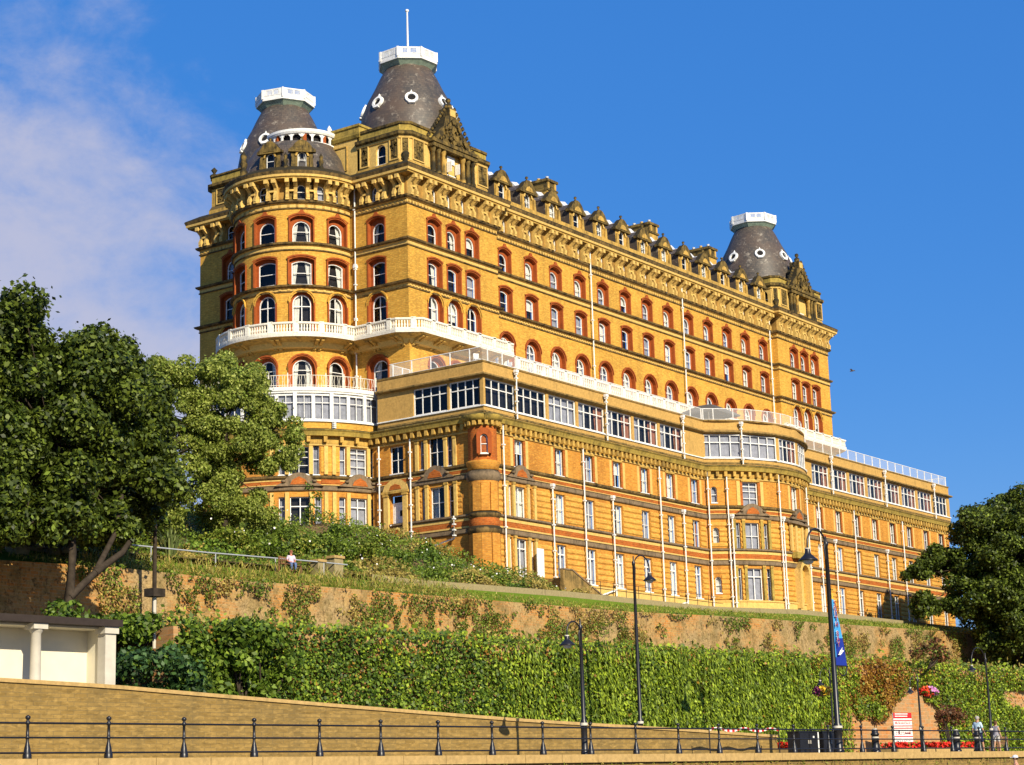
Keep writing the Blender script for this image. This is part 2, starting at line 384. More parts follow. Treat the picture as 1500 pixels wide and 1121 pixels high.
# --- walls with their openings
def tower_wall(name,parts):
    mb=MB()
    for F,wins in parts:
        rows={r:[] for r in ROWS}
        for (r,u,k,var,nm) in wins:
            rows[r].append(hole(u,ROWS[r],k)); hput(nm,F,u,ROWS[r],k,var)
        zs=[('bot',28.0,38.2),('bal',38.2,42.4),('mid',42.4,46.05),('top',46.05,49.75)]
        for r,za,zb in zs: wall_band(mb,F,0,F.L,za,zb,rows[r],M['brick'])
    return hb(mb,name)
wa=[]
for r,k,nm in (('bot','arch_door','arched_door'),('bal','row_balcony','balcony_window'),('mid','row_mid','sash_window'),('top','row_top','arched_window')):
    for i,x in enumerate((120.05,122.68,125.3)): wa.append((r,ux(A_r,x),k,cv(i+len(wa)),nm))
wl=[(r,uA(96.55),k,v,nm) for r,k,v,nm in (('bot','arch_door',4,'arched_door'),('bal','row_balcony',0,'balcony_window'),('mid','row_mid',0,'sash_window'),('top','row_top',1,'arched_window'))]
tower_wall('tower_wall',[(A_l,wl),(A_r,wa)])
wc=[]
for r,k,nm in (('bal','row_balcony','balcony_window'),('mid','row_mid','sash_window'),('top','row_top','arched_window')):
    for i,x in enumerate((184.1,186.55,189.0)): wc.append((r,ux(C_r,x),k,(2,6,1,7,3,2,6)[(i+len(wc))%7],nm))
tower_wall('tower_wall',[(C_s,[]),(C_r,wc),(C_e,[])])
wb=[('mid',uB(113.4),'row_mid',0,'sash_window'),('top',uB(113.2),'row_top',2,'arched_window'),('bal',uB(113.4),'row_balcony',0,'balcony_window')]
tower_wall('tower_wall',[(B_b,[]),(B_l,wb)])
wm=[]
ROWS_MID=dict(ROWS); 
mbm=MB(); rows={'bot':[],'mid':[],'top':[]}
for i in range(13):
    u=130.92+3.94*i-128.9
    rows['bot'].append(hole(u,37.0,'garden_door')); hput('terrace_door',MID,u,37.0,'garden_door',(7,6,7,1,6,7,1,2)[i%8])
    rows['mid'].append(hole(u,42.62,'row_mid')); hput('sash_window',MID,u,42.62,'row_mid',(4,3,2,6,7,4,2,7,6,2,3,7,2)[i])
    rows['top'].append(hole(u,46.25,'row_top')); hput('arched_window',MID,u,46.25,'row_top',(4,7,2,7,6,3,2,7,2,1,6,7,2)[i])
for r,za,zb in (('bot',33,42.4),('mid',42.4,46.05),('top',46.05,49.75)): wall_band(mbm,MID,0,MID.L,za,zb,rows[r],M['brick'])
hb(mbm,'wing_wall')
mbb=MB(); rows={r:[] for r in ROWS}
for i,a in enumerate((126,158,192,225.5,260)):
    u=BOW.u(a)
    for r,k,nm,var in (('bot','arch_door','arched_door',(0,1,1,1,4)[i]),('bal','row_balcony','balcony_window',(0,0,0,4,1)[i]),('mid','row_mid_bow','sash_window',(0,0,0,1,1)[i]),('top','row_top_bow','arched_window',(0,0,0,1,1)[i])):
        rows[r].append(hole(u,ROWS[r],k)); hput(nm,BOW,u,ROWS[r],k,var)
for r,za,zb in (('bot',28.,38.2),('bal',38.2,42.4),('mid',42.4,46.05),('top',46.05,49.75)): wall_band(mbb,BOW,0,BOW.L,za,zb,rows[r],M['brick'])
hb(mbb,'bow_wall')
# --- string courses
pathA=[(X0,101),(X0,Y0),(128.9,Y0),(128.9,Ym+.3)]
pathC=[(180.4,Ym+.3),(180.4,Y0),(192.52,Y0),(192.52,106)]
pathB=[(130,116.9),(X0,116.9),(X0,107.5)]
pathM=[(128.9,Ym),(180.4,Ym)]
pathBow=path_of(BOW,0,BOW.L)
PATHS=[(pathA,0),(pathC,0),(pathB,0),(pathM,.0),(pathBow,.004)]
def dentils(mb,path,z0,z1,w0,w1,pitch,width,mat):
    P=[Vector((*p,0)) for p in path]
    for a,b in zip(P,P[1:]):
        L=(b-a).length; T=(b-a).normalized(); N=Vector((T.y,-T.x,0)); n=int(L/pitch)
        for i in range(n):
            o=a+T*((i+.5)*L/n); Mx=mat3(T,-N,o); mb.box(-width/2,width/2,-w1,-w0,z0,z1,mat,Mx)
def course(name,prof,mats,den=None):
    for p,dz in PATHS:
        mb=MB(); sweep(mb,p,[(w,z+dz) for w,z in prof],mats)
        if den: dentils(mb,p[::2] if p is pathBow else p,*den)
        hb(mb,name)
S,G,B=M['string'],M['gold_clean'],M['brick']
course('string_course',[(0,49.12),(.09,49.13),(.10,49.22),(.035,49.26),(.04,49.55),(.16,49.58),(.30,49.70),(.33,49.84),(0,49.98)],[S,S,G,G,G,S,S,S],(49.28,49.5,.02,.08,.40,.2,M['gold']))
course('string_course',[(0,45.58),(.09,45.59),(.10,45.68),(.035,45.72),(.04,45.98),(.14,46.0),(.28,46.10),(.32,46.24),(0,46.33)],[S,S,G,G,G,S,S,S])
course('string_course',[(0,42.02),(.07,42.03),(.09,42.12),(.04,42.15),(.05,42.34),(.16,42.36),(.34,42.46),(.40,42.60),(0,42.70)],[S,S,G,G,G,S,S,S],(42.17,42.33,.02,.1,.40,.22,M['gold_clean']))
# --- frieze wall, small windows, scroll brackets, cornice
M['frieze']=weathered('shaded_frieze_stone',(.36,.205,.05),(.09,.055,.02),.55,1.2,.2)  # frieze and soffit: under-cornice shade darkened into the colour, along with soot stains
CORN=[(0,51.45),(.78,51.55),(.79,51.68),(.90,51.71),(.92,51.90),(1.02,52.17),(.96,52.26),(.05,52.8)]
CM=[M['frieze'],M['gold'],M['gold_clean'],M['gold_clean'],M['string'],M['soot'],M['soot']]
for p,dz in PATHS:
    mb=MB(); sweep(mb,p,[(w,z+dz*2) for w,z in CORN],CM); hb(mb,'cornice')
def bracket_mesh():
    mb=MB(); g=M['gold_clean']
    prof=[(0,-.02),(-.36,-.02),(-.47,.10),(-.48,.34),(-.34,.58),(-.28,.78),(-.36,.98),(-.54,1.12),(-.72,1.24),(-.74,1.58),(0,1.58)]
    inner=[(0,.06),(-.12,.1),(-.2,.4),(-.16,.7),(-.4,1.2),(0,1.3)]
    for x in (-.33,.33):
        n=len(prof); hw=.14
        vs=[(x-hw,y,z) for y,z in prof]+[(x+hw,y,z) for y,z in prof]
        mb.add(vs,[tuple(range(n)),tuple(range(2*n-1,n-1,-1))]+[(i,i+n,(i+1)%n+n,(i+1)%n) for i in range(n)],g)
        mb.box(x-.17,x+.17,-.88,-.52,1.30,1.62,M['gold_clean'])
        mb.box(x-.16,x+.16,-.44,0,-.06,.1,g)
    mb.box(-.22,.22,-.34,-.2,.66,.82,g); mb.box(-.19,.19,-.12,0,-.02,1.5,M['soot'])  # last box: dark strip painting in the shade between the paired scrolls
    return mb.mesh('bracket')
BRM=bracket_mesh()
FR=MB()
def frieze(F,us_br,us_win,u0=0,u1=None):
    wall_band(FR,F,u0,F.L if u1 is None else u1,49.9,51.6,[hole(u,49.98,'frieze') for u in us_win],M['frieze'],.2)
    for u in us_win: hput('frieze_window',F,u,49.98,'frieze',(0,2,7)[int(u)%3])
    for u in us_br: inst('bracket',BRM,HI@F.frame(u,49.9),H)
frieze(A_r,[.55+1.96*k for k in range(6)]+[12.0],[.55+1.96*k+.98 for k in range(1,4)])
frieze(A_l,[uA(94.0),uA(95.75),uA(97.5)],[uA(96.6)])
frieze(MID,[.95+1.97*k for k in range(26)],[.95+.98+3.94*k for k in range(13)])
frieze(C_r,[.55+1.84*k for k in range(7)],[.55+.92+1.84*k for k in (1,2,3)])
frieze(C_s,[],[]); frieze(C_e,[1,3,5],[])
frieze(B_l,[uB(116.2),uB(114.3)],[uB(113.2)]); frieze(B_b,[4,6,8,10,12,14],[])
frieze(BOW,[BOW.u(a) for a in (126,145,163,181,200,217,234,251,266)],[BOW.u(a) for a in (154,190,225.5,242.5,258)])
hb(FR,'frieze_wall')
# --- balconies with white balustrades
def polyline_offset(path,w):
    P=[Vector((*p,0)) for p in path]; out=[]
    for i in range(len(P)):
        ds=[]
        if i>0: ds.append((P[i]-P[i-1]).normalized())
        if i<len(P)-1: ds.append((P[i+1]-P[i]).normalized())
        ns=[Vector((d.y,-d.x,0)) for d in ds]; m=sum(ns,Vector()).normalized(); out.append(P[i]+m*w/max(.35,m.dot(ns[0])))
    return out
def along(P,step):
    res=[]; acc=step*.5
    for a,b in zip(P,P[1:]):
        L=(b-a).length; T=(b-a)/L; s=acc
        while s<L: res.append((a+T*s,T)); s+=step
        acc=s-L
    return res
def balustrade(path,w,z0,h,mat,ped=2.0,step=.23,ends=True):
    P=polyline_offset(path,w); mb=MB()
    pp=[(p.x,p.y) for p in P]
    sweep(mb,pp,[(-.12,z0),(.13,z0),(.13,z0+.13),(-.12,z0+.13)],mat)
    sweep(mb,pp,[(-.11,z0+h-.16),(.12,z0+h-.16),(.15,z0+h-.10),(.15,z0+h),(-.13,z0+h),(-.11,z0+h-.16)],mat)
    k=max(1,round(ped/step))
    for i,(p,T) in enumerate(along(P,step)):
        N=Vector((T.y,-T.x,0)); Mx=mat3(T,-N,p)
        if i%k==0: mb.box(-.2,.2,-.15,.15,z0,z0+h+.06,mat,Mx)
        else:
            za,zb=z0+.13,z0+h-.16; q=(zb-za)
            for f0,f1,r0,r1 in ((0,.35,.04,.075),(.35,.6,.075,.045),(.6,1,.045,.06)):
                vs=[]
                for f,r in ((f0,r0),(f1,r1)):
                    vs+=[Mx@Vector((sx*r,sy*r,za+q*f)) for sx,sy in ((-1,-1),(1,-1),(1,1),(-1,1))]
                mb.add(vs,[(0,1,5,4),(1,2,6,5),(2,3,7,6),(3,0,4,7)],mat)
    return mb
SLAB=[(0,37.30),(.35,37.35),(.5,37.75),(1.30,37.95),(1.50,38.0),(1.55,38.22),(1.5,38.28),(0,38.29)]
SM=[G,G,M['gold'],M['gold'],M['ivory'],M['ivory'],M['ivory']]
pb=[(X0,100.5),(X0,94.0),(117.15,Y0),(128.9,Y0)]
pc=[(178.5,Y0),(191.9,Y0),(192.52,93.9),(192.52,100)]
pbow=path_of(Arc(115.8,104.6,5.3,95,266),0,R_(171)*5.3)
for p,dz in ((pb,0),(pc,0),(pbow,.006)):
    mb=MB(); sweep(mb,p,[(w,z+dz) for w,z in SLAB],SM); hb(mb,'balcony_slab')
    hb(balustrade(p,1.40,38.27+dz,.92,M['ivory']),'balustrade')
def console():
    mb=MB(); pr=[(0,0),(-.2,.05),(-.3,.3),(-.8,.5),(-1.2,.62),(-1.2,.78),(0,.78)]; n=len(pr)
    for x in (-.22,.22):
        vs=[(x-.13,y,z) for y,z in pr]+[(x+.13,y,z) for y,z in pr]
        mb.add(vs,[tuple(range(n)),tuple(range(2*n-1,n-1,-1))]+[(i,i+n,(i+1)%n+n,(i+1)%n) for i in range(n)],M['gold'])
    mb.box(-.5,.5,-1.25,0,.74,.86,M['gold']); return mb.mesh('console')
CNM=console()
for F,us in ((A_l,[uA(94.0),uA(96.6),uA(98.6)]),(A_r,[.6,2.9,5.4,8,10.6]),(BOW,[BOW.u(a) for a in (140,175,205,238,265)])):
    for u in us: inst('console',CNM,HI@F.frame(u,37.15),H)
hb(balustrade([(129,Ym),(169,Ym)],2.3,36.95,1.0,M['ivory'],2.4,.34),'balustrade')
mb=MB(); mb.box(129,180,91.3,93.9,33.2,36.94,M['render']); hb(mb,'terrace_step')
# --- attics of the corner towers with carved panels
def panel_on(mb,F,u,z,w,h,mat_f='gold_clean'):
    Mx=F.frame(u,z)
    mb.box(-w/2,w/2,-.02,.0,0,h,M['soot'],Mx)
    f=M[mat_f]
    for a,b,c,d in ((-w/2-.1,-w/2,-.1,h+.1),(w/2,w/2+.1,-.1,h+.1)): mb.box(a,b,-.09,.0,c,d,f,Mx)
    mb.box(-w/2,w/2,-.09,0,-.1,0,f,Mx); mb.box(-w/2,w/2,-.09,0,h,h+.1,f,Mx)
    rr=random.Random(int(u*100)+int(z)); 
    for i in range(16):
        x=rr.uniform(-w*.4,w*.4); zz=rr.uniform(h*.08,h*.9); s=rr.uniform(.05,.11); mb.box(x-s,x+s,-.08,0,zz-s,zz+s*1.3,M['soot'],Mx)
def attic(xa,xb,yf,yb,gx,panels_l,win_l,side='both'):
    mb=MB(); c=.68; g=M['gold_clean']
    pth=[(xa,yb),(xa,yf+c),(xa+c,yf),(xb-c*.6,yf),(xb,yf+c*.6),(xb,yb)]
    Fl=Flat(xa,yb,0,-1,yb-yf-c); wall_band(mb,Fl,0,Fl.L,52.4,55.0,[hole(yb-y,53.0,'attic') for y in win_l],g,.25)
    for y in win_l: hput('attic_window',Fl,yb-y,53.0,'attic',0)
    sweep(mb,pth[1:],[(0,52.4),(0,55.0)],g)
    sweep(mb,pth,[(0,54.85),(.1,54.9),(.14,55.05),(.32,55.2),(.36,55.42),(.30,55.5),(0,55.52)],[g,g,M['soot'],M['soot'],M['soot'],M['soot']])
    sweep(mb,pth,[(-.0,55.5),(0,56.1),(.1,56.15),(.12,56.36),(-.4,56.38)],[M['moss'],M['soot'],M['soot'],M['soot']])
    sweep(mb,pth,[(.08,52.4),(.08,52.95),(0,53.0)],[M['gold'],M['gold']])
    for y,w in panels_l: panel_on(mb,Fl,yb-y,53.2,w,1.7)
    Fc=Flat(xa,yf+c,c,-c,c*1.414); panel_on(mb,Fc,Fc.L/2,53.2,.5,1.7)
    Fr=Flat(xa+c,yf,1,0,xb-xa-c)
    panel_on(mb,Fr,.95,53.2,1.35,1.75); panel_on(mb,Fr,Fr.L-1.05,53.2,1.3,1.75)
    # urn on the chamfered corner
    Mx=Matrix.Translation((xa+c*.3,yf+c*.3,52.55)); mb.lathe([(.28,0),(.3,.2),(.16,.35),(.3,.7),(.33,1.0),(.12,1.15)],M['soot'],8,Mx)
    # roof behind the parapet
    mb.add([(x,y,56.0) for x,y in pth],[tuple(range(len(pth)))],M['lead'])
    hb(mb,'attic')
    # carved gable with paired columns
    mb=MB(); Fg=Flat(gx,yf-.05,1,0,4); Mx=Fg.frame(0,0); so=M['soot']
    for x in (-2.75,-2.05,-1.35,1.35,2.05,2.75):
        mb.lathe([(.24,52.55),(.24,52.8),(.17,52.9),(.16,54.3),(.24,54.5),(.26,54.75)],so if abs(x)>1.5 else M['gold'],8,Mx@Matrix.Translation((x,-.3,0)))
    mb.box(-3.1,3.1,-.62,0,54.75,55.12,so,Mx); mb.box(-3.2,3.2,-.72,0,55.12,55.42,so,Mx)
    ped=[(-3.2,55.42),(-2.5,55.75),(-1.9,56.5),(-1.25,57.0),(-1.0,57.9),(-.55,58.1),(-.45,58.9),(.45,58.9),(.55,58.1),(1.0,57.9),(1.25,57.0),(1.9,56.5),(2.5,55.75),(3.2,55.42)]
    mb.prism(ped,-.35,.8,so,Mx)
    mb.box(-.36,.36,-.39,-.35,58.15,58.75,M['gold_clean'],Mx)
    rr=random.Random(3)
    for i in range(70):
        z=rr.uniform(55.6,57.7); hw=max(.2,2.7-(z-55.4)*1.15); x=rr.uniform(-hw,hw); s=rr.uniform(.08,.2); d=rr.uniform(.38,.62)
        mb.box(x-s,x+s,-d,-.3,z-s,z+s,so,Mx@Matrix.Translation((x,0,z))@Matrix.Rotation(rr.uniform(0,1.5),4,'Y')@Matrix.Translation((-x,0,-z)))
    for i in range(10):
        f=i/9; 
        for sg in (-1,1):
            x=sg*(3.1-2.5*f); z=55.6+3.2*f+.1; mb.lathe([(.0,-.15),(.17,0),(.12,.2),(0,.33)],so,6,Mx@Matrix.Translation((x,-.1,z)))
    mb.lathe([(.0,0),(.3,.1),(.32,.45),(.1,.6),(.24,.8),(.2,1.0),(0,1.1)],so,8,Mx@Matrix.Translation((0,.1,58.85)))
    hb(mb,'carved_gable')
    o=hput('gable_window',Fg,0,52.95,'attic',3,.02)
attic(X0,128.1,Y0,98.5,122.5,[(94.5,.8),(97.7,.75)],[95.95])
attic(180.9,192.0,Y0,99,186.4,[(96,.8)],[94.9])
# open white casements at the near gable window
for gx in (122.5,):
    mb=MB(); 
    for sg in (-1,1): mb.box(-.02,.02,-.5,0,0.1,1.0,M['white'],Matrix.Translation((gx+sg*.56,Y0-.1,53)))
    mb.box(-.5,.5,-.03,.02,.95,1.6,M['white'],Matrix.Translation((gx,Y0-.08,53))); hb(mb,'open_casement')
# far-left tower attic
mb=MB(); pth=[(127,116.2),(X0+.7,116.2),(X0,115.5),(X0,108)]
sweep(mb,pth,[(.25,52.0),(.25,53.0),(0,53.4),(0,55.0),(.14,55.05),(.34,55.2),(.36,55.42),(0,55.5),(0,56.1),(.1,56.15),(.1,56.3),(-.3,56.3)],[M['gold']]*3+[M['soot']]*4+[M['moss']]+[M['soot']]*3)
Fb=Flat(X0,115.5,0,-1,7); panel_on(mb,Fb,1.15,53.55,.9,1.3)
mb.add([(x,y,56.0) for x,y in pth],[(0,1,2,3)],M['lead'])
mb.lathe([(.35,0),(.4,.3),(.1,.5),(.3,.8),(0,1.1)],M['soot'],8,Matrix.Translation((X0+.5,115.7,56.2)))
hb(mb,'attic')
# plain block joining near tower and bow
mb=MB(); Fk=Flat(X0+.05,101.6,0,-1,3.35)
sweep(mb,[(122,101.6),(X0,101.6),(X0,98.3),(122,98.3)],[(0,52.4),(0,55.9),(.12,55.95),(.22,56.2),(.22,56.35),(.05,56.45),(.05,56.9),(.15,56.95),(.15,57.15),(-.5,57.2)],[M['gold_clean']]+[M['moss']]*8)
Mx=Fk.frame(0,0)
for a,b,c,d in ((.25,2.0,53.3,53.38),(.25,2.0,55.4,55.48),(.25,.33,53.38,55.4),(1.92,2.0,53.38,55.4)): mb.box(a,b,-.13,-.05,c,d,M['gold'],Mx)
mb.prism([(-.9,52.6),(-.9,53.2),(-.65,53.4),(-.6,54.3),(-.3,54.6),(-.25,55.7),(0,56.0),(0,52.6)],-.05,1.2,M['moss'],Mx)
hb(mb,'parapet_block')
# --- domes
PROF=[(4.5,56.2),(4.42,57.2),(4.30,58.3),(4.10,59.4),(3.66,60.55),(3.08,61.65),(2.55,62.8),(2.12,63.6),(2.0,63.75)]
def dome(x,y,dz,turn,pole=False,wid=1.0):
    mb=MB(); Mx=Matrix.Translation((x,y,dz)); mb.lathe([(r*wid,z) for r,z in PROF],M['slate'],40,Mx); d=hb(mb,'dome')
    mb=MB(); mb.lathe([(2.16,63.3),(2.0,63.42),(2.1,63.55),(2.05,63.8)],M['verdi'],32,Mx,smooth=False)
    T=Matrix.Translation((x,y,dz))@Matrix.Rotation(turn,4,'Z')
    mb.lathe([(2.1,63.5),(2.5,63.9),(2.62,63.98),(2.62,64.05),(0,64.06)],M['verdi'],8,T,smooth=False)
    R8=2.66
    for z0,z1,th in ((64.02,64.2,.1),(64.2,64.45,.05),(64.95,65.06,.12)): mb.lathe([(R8-th,z0),(R8+th*.3,z0),(R8+th*.3,z1),(R8-th,z1),(R8-th,z0)],M['white'],8,T,smooth=False)
    for k in range(8):
        a0=2*math.pi*k/8; a1=a0+2*math.pi/8; p0=Vector((R8*math.cos(a0),R8*math.sin(a0),0)); p1=Vector((R8*math.cos(a1),R8*math.sin(a1),0)); e=p1-p0; L=e.length; X=e/L; N=Vector((X.y,-X.x,0)); Mk=T@mat3(X,-N,p0)
        mb.box(-.1,.1,-.08,.1,64.2,65.08,M['white'],Mk)
        mb.box(0,L,-.03,.03,64.44,64.52,M['white'],Mk)
        for s0,s1 in ((.02,.2),(.47,.53),(.8,.98)): mb.box(L*s0,L*s1,-.035,.035,64.44,64.96,M['white'],Mk)
        for i in range(5):
            for q in (.2,.53): xx=L*(q+(.27)*(i+.5)/5); mb.box(xx-.022,xx+.022,-.03,.03,64.46,64.96,M['white'],Mk)
    hb(mb,'dome_gallery')
    # round windows
    rm=MB(); n=24
    for i in range(n):
        a,b=2*math.pi*i/n,2*math.pi*(i+1)/n
        def P(r,a,y): return (r*math.cos(a),y,r*math.sin(a))
        rm.quad(P(.36,a,-.14),P(.36,b,-.14),P(.57,b,-.12),P(.57,a,-.12),M['white']); rm.quad(P(.57,a,-.12),P(.57,b,-.12),P(.59,b,.2),P(.59,a,.2),M['white']); rm.quad(P(.36,a,-.14),P(.36,b,-.14),P(.34,b,.1),P(.34,a,.1),M['white'])
    rm.add([(.36*math.cos(2*math.pi*i/n),.02,.36*math.sin(2*math.pi*i/n)) for i in range(n)],[tuple(range(n))],M['dark'])
    rm.prism([(-.09,.54),(0,.84),(.09,.54)],-.12,.1,M['white']); rm.box(-.28,.28,-.13,.2,-.60,-.5,M['white'])
    me=rm.mesh('round_window')
    zc=59.8; rr=3.99*wid; slope=math.atan2(.44,1.15)
    for k in range(8):
        a=turn+math.pi/8+2*math.pi*k/8; rad=Vector((math.cos(a),math.sin(a),0)); tan=Vector((-math.sin(a),math.cos(a),0)); 
        Mw=mat3(tan,-rad,Vector((x,y,zc+dz))+rad*rr)@Matrix.Rotation(-slope,4,'X')
        inst('round_window',me,HI@Mw,H)
    if pole:
        mb=MB(); mb.tube([(x,y,63.9+dz),(x,y,65.9+dz),(x,y,69.3+dz)],[.13,.10,.07],M['white'],8); mb.lathe([(0,69.25),(.16,69.35),(.16,69.5),(0,69.6)],M['white'],8,Mx); hb(mb,'flagpole')
VA=R_(222)-math.pi/8
dome(123.05,98.05,0,VA,True); dome(186.55,98.65,.05,R_(229)-math.pi/8-.22,False,1.0); dome(122.9,112.45,-.25,R_(226)-math.pi/8+.25,False,1.0)
# --- long mansard roof with stone dormers
mb=MB(); sl=M['slate']
mb.quad((128.2,Ym+.2,52.6),(181,Ym+.2,52.6),(181,Ym+3.0,56.35),(128.2,Ym+3.0,56.35),sl); mb.quad((128.2,Ym+3,56.35),(181,Ym+3,56.35),(181,Ym+9,56.6),(128.2,Ym+9,56.6),M['lead'])
mb.box(128.2,181,Ym+2.92,Ym+3.2,56.3,56.5,M['lead'])
mb.quad((128.2,Ym+9,56.6),(181,Ym+9,56.6),(181,Ym+11,52),(128.2,Ym+11,52),sl)
hb(mb,'mansard_roof')
mb=MB(); sweep(mb,[(128.9,Ym),(180.4,Ym)],[(.55,52.3),(.55,52.85),(.35,52.85),(.35,52.3)],M['gold']); hb(mb,'parapet')
def dormer_front(gm='gold',gc='gold_clean'):
    mb=MB(); g=M[gm]; so=M['soot']; hw=1.08
    F=Flat(-hw,0,1,0,2*hw); wall_band(mb,F,0,2*hw,-.4,2.05,[(hw,.30,.86,1.62,.42)],g,.2)
    mb.quad((-hw,0,-.4),(-hw,2.6,-.4),(-hw,2.6,2.05),(-hw,0,2.05),M['slate']); mb.quad((hw,0,-.4),(hw,2.6,-.4),(hw,2.6,2.05),(hw,0,2.05),M['slate'])
    for x in (-.92,.92): mb.prism([(x-.12,-.3),(x-.2,.4),(x-.1,1.5),(x+.1,1.5),(x+.2,.4),(x+.12,-.3)],-.2,0,g); mb.lathe([(.0,0),(.2,.05),(.22,.25),(.1,.35),(.14,.5),(0,.6)],so,6,Matrix.Translation((x*1.1,-.2,-.2)))
    ped=[(-1.36,1.88),(-1.34,2.12),(-1.0,2.36),(-.72,2.76),(-.36,3.05),(0,3.14),(.36,3.05),(.72,2.76),(1.0,2.36),(1.34,2.12),(1.36,1.88)]
    mb.prism(ped,-.26,.25,so)
    mb.prism([(-.62,2.05),(-.35,2.42),(0,2.55),(.35,2.42),(.62,2.05)],-.30,-.24,g)
    n=10
    for i in range(n):
        a,b=math.pi*i/n,math.pi*(i+1)/n
        mb.add([(.5*math.cos(a),-.14,1.5+.5*math.sin(a)),(.5*math.cos(b),-.14,1.5+.5*math.sin(b)),(.68*math.cos(b),-.14,1.5+.62*math.sin(b)),(.68*math.cos(a),-.14,1.5+.62*math.sin(a)),(.68*math.cos(b),0,1.5+.62*math.sin(b)),(.68*math.cos(a),0,1.5+.62*math.sin(a))],[(0,1,2,3),(3,2,4,5)],M[gc])
    mb.lathe([(.1,0),(.14,.12),(.05,.2),(.16,.34),(.12,.46),(0,.5)],so,7,Matrix.Translation((0,0,3.06)))
    mb.box(-.6,.6,-.22,-.02,.02,.12,M['white']); mb.box(-1.0,1.0,-.26,-.02,-.12,.02,g)
    return mb.mesh('dormer')
def dormer_roof():
    mb=MB(); le=M['lead']; sl=M['slate']
    rid=2.95
    mb.quad((-1.1,.25,2.1),(-1.1,2.7,2.1),(-.5,2.7,2.75),(-.5,.25,2.75),sl); mb.quad((1.1,.25,2.1),(1.1,2.7,2.1),(.5,2.7,2.75),(.5,.25,2.75),sl)
    mb.quad((-.5,.25,2.75),(-.5,2.9,2.75),(0,2.9,rid),(0,.25,rid),le); mb.quad((.5,.25,2.75),(.5,2.9,2.75),(0,2.9,rid),(0,.25,rid),le)
    return mb.mesh('dormer_roof')
DFM,DRM=dormer_front(),dormer_roof(); DFD=dormer_front('soot','gold')
def put_dormer(F,u,z,w_off,var=0):
    Mx=F.frame(u,z,w_off); d=inst('dormer',DFM,HI@Mx,H); link(bpy.data.objects.new('dormer_roof',DRM),d)
    c=win_meshes('dormer_win',var); f=inst('window',c['frame'],Matrix.Translation((0,0,.30)),d)
    # glass and curtain are merged into the little window
    return d
def dormer_window_mesh(var):
    c=win_meshes('dormer_win',var); mb=MB()
    for k in ('frame','pane',('cur',var)):
        me=c[k]; mats=list(me.materials)
        for p in me.polygons: mb.add([me.vertices[i].co for i in p.vertices],[tuple(range(len(p.vertices)))],mats[p.material_index])
    return mb.mesh('dormer_window')
DWM={v:dormer_window_mesh(v) for v in (0,1,7)}
def put_dormer(F,u,z,w_off,var=0):
    Mx=F.frame(u,z,w_off)@Matrix.Scale(.84 if F.curved else 1,4); d=inst('dormer',DFD if F.curved else DFM,HI@Mx,H); link(bpy.data.objects.new('dormer_roof',DRM),d)
    inst('window',DWM[var],Matrix.Translation((0,0,.30)),d); return d
for i in range(13): put_dormer(MID,130.92+3.94*i-128.9,52.62,-.1,(0,1,7,0,1)[i%5])
for i in range(12):
    mb=MB(); x=130.92+3.94*i+1.35; 
    mb.add([(x,Ym+1.5,55.15),(x+1.0,Ym+1.5,55.25),(x+1.25,Ym+3.0,56.9),(x+.35,Ym+3.0,56.75)],[(0,1,2,3)],M['lead']); 
    mb.add([(x,Ym+1.5,55.15),(x+.35,Ym+3.0,56.75),(x+.35,Ym+3.0,56.2),(x,Ym+1.6,55.0)],[(0,1,2,3)],M['lead']); hb(mb,'lead_hip')
def chimney(x,y0,y1,zt):
    mb=MB(); g=M['gold']
    mb.box(x-.8,x+.8,y0,y1,54,zt-1.15,g); mb.box(x-.92,x+.92,y0-.12,y1+.12,zt-1.15,zt-.95,M['soot']); mb.box(x-.78,x+.78,y0,y1,zt-.95,zt-.25,M['soot']); mb.box(x-.95,x+.95,y0-.15,y1+.15,zt-.25,zt,M['soot'])
    for sx in (-.55,.55):
        mb.box(x+sx-.14,x+sx+.14,y0-.06,y0,zt-.93,zt-.27,g)
    o=hb(mb,'chimney_stack')
    n=int((y1-y0)/.8)
    for i in range(n):
        p=MB(); p.lathe([(.2,zt),(.17,zt+.08),(.15,zt+.4),(.19,zt+.45),(.12,zt+.47)],M['gold_clean'] if i%2 else M['lead'],8,Matrix.Translation((x,y0+.5+i*(y1-y0-.6)/max(1,n-1),0))); p.build('chimney_pot',o)
chimney(144.6,97.9,103.5,59.1); chimney(163.2,97.9,104,59.05); chimney(175.4,97.9,104,59.1)
# --- slate roof over the bow with dormers and a white curved gallery
mb=MB(); Mx=Matrix.Translation((115.8,104.6,0)); a0,a1=R_(95),R_(275)
mb.lathe([(5.2,52.5),(4.6,54.2),(3.6,55.7)],M['slate'],36,Mx,a0,a1); mb.lathe([(3.6,55.7),(0,56.2)],M['slate'],36,Mx,a0,a1)
hb(mb,'bow_roof')
mb=MB(); W=M['white']; GX=(116.1,104.2); Mg=Matrix.Translation((*GX,0)); g0,g1=R_(222-68),R_(222+64)
mb.lathe([(2.9,55.68),(3.15,55.68),(3.15,55.8),(2.9,55.8)],W,24,Mg,g0,g1,False); mb.lathe([(2.7,56.5),(3.2,56.5),(3.28,56.66),(3.28,56.86),(2.7,56.9)],W,24,Mg,g0,g1,False)
mb.lathe([(2.75,55.7),(2.75,56.5)],M['dark'],24,Mg,g0,g1,False)
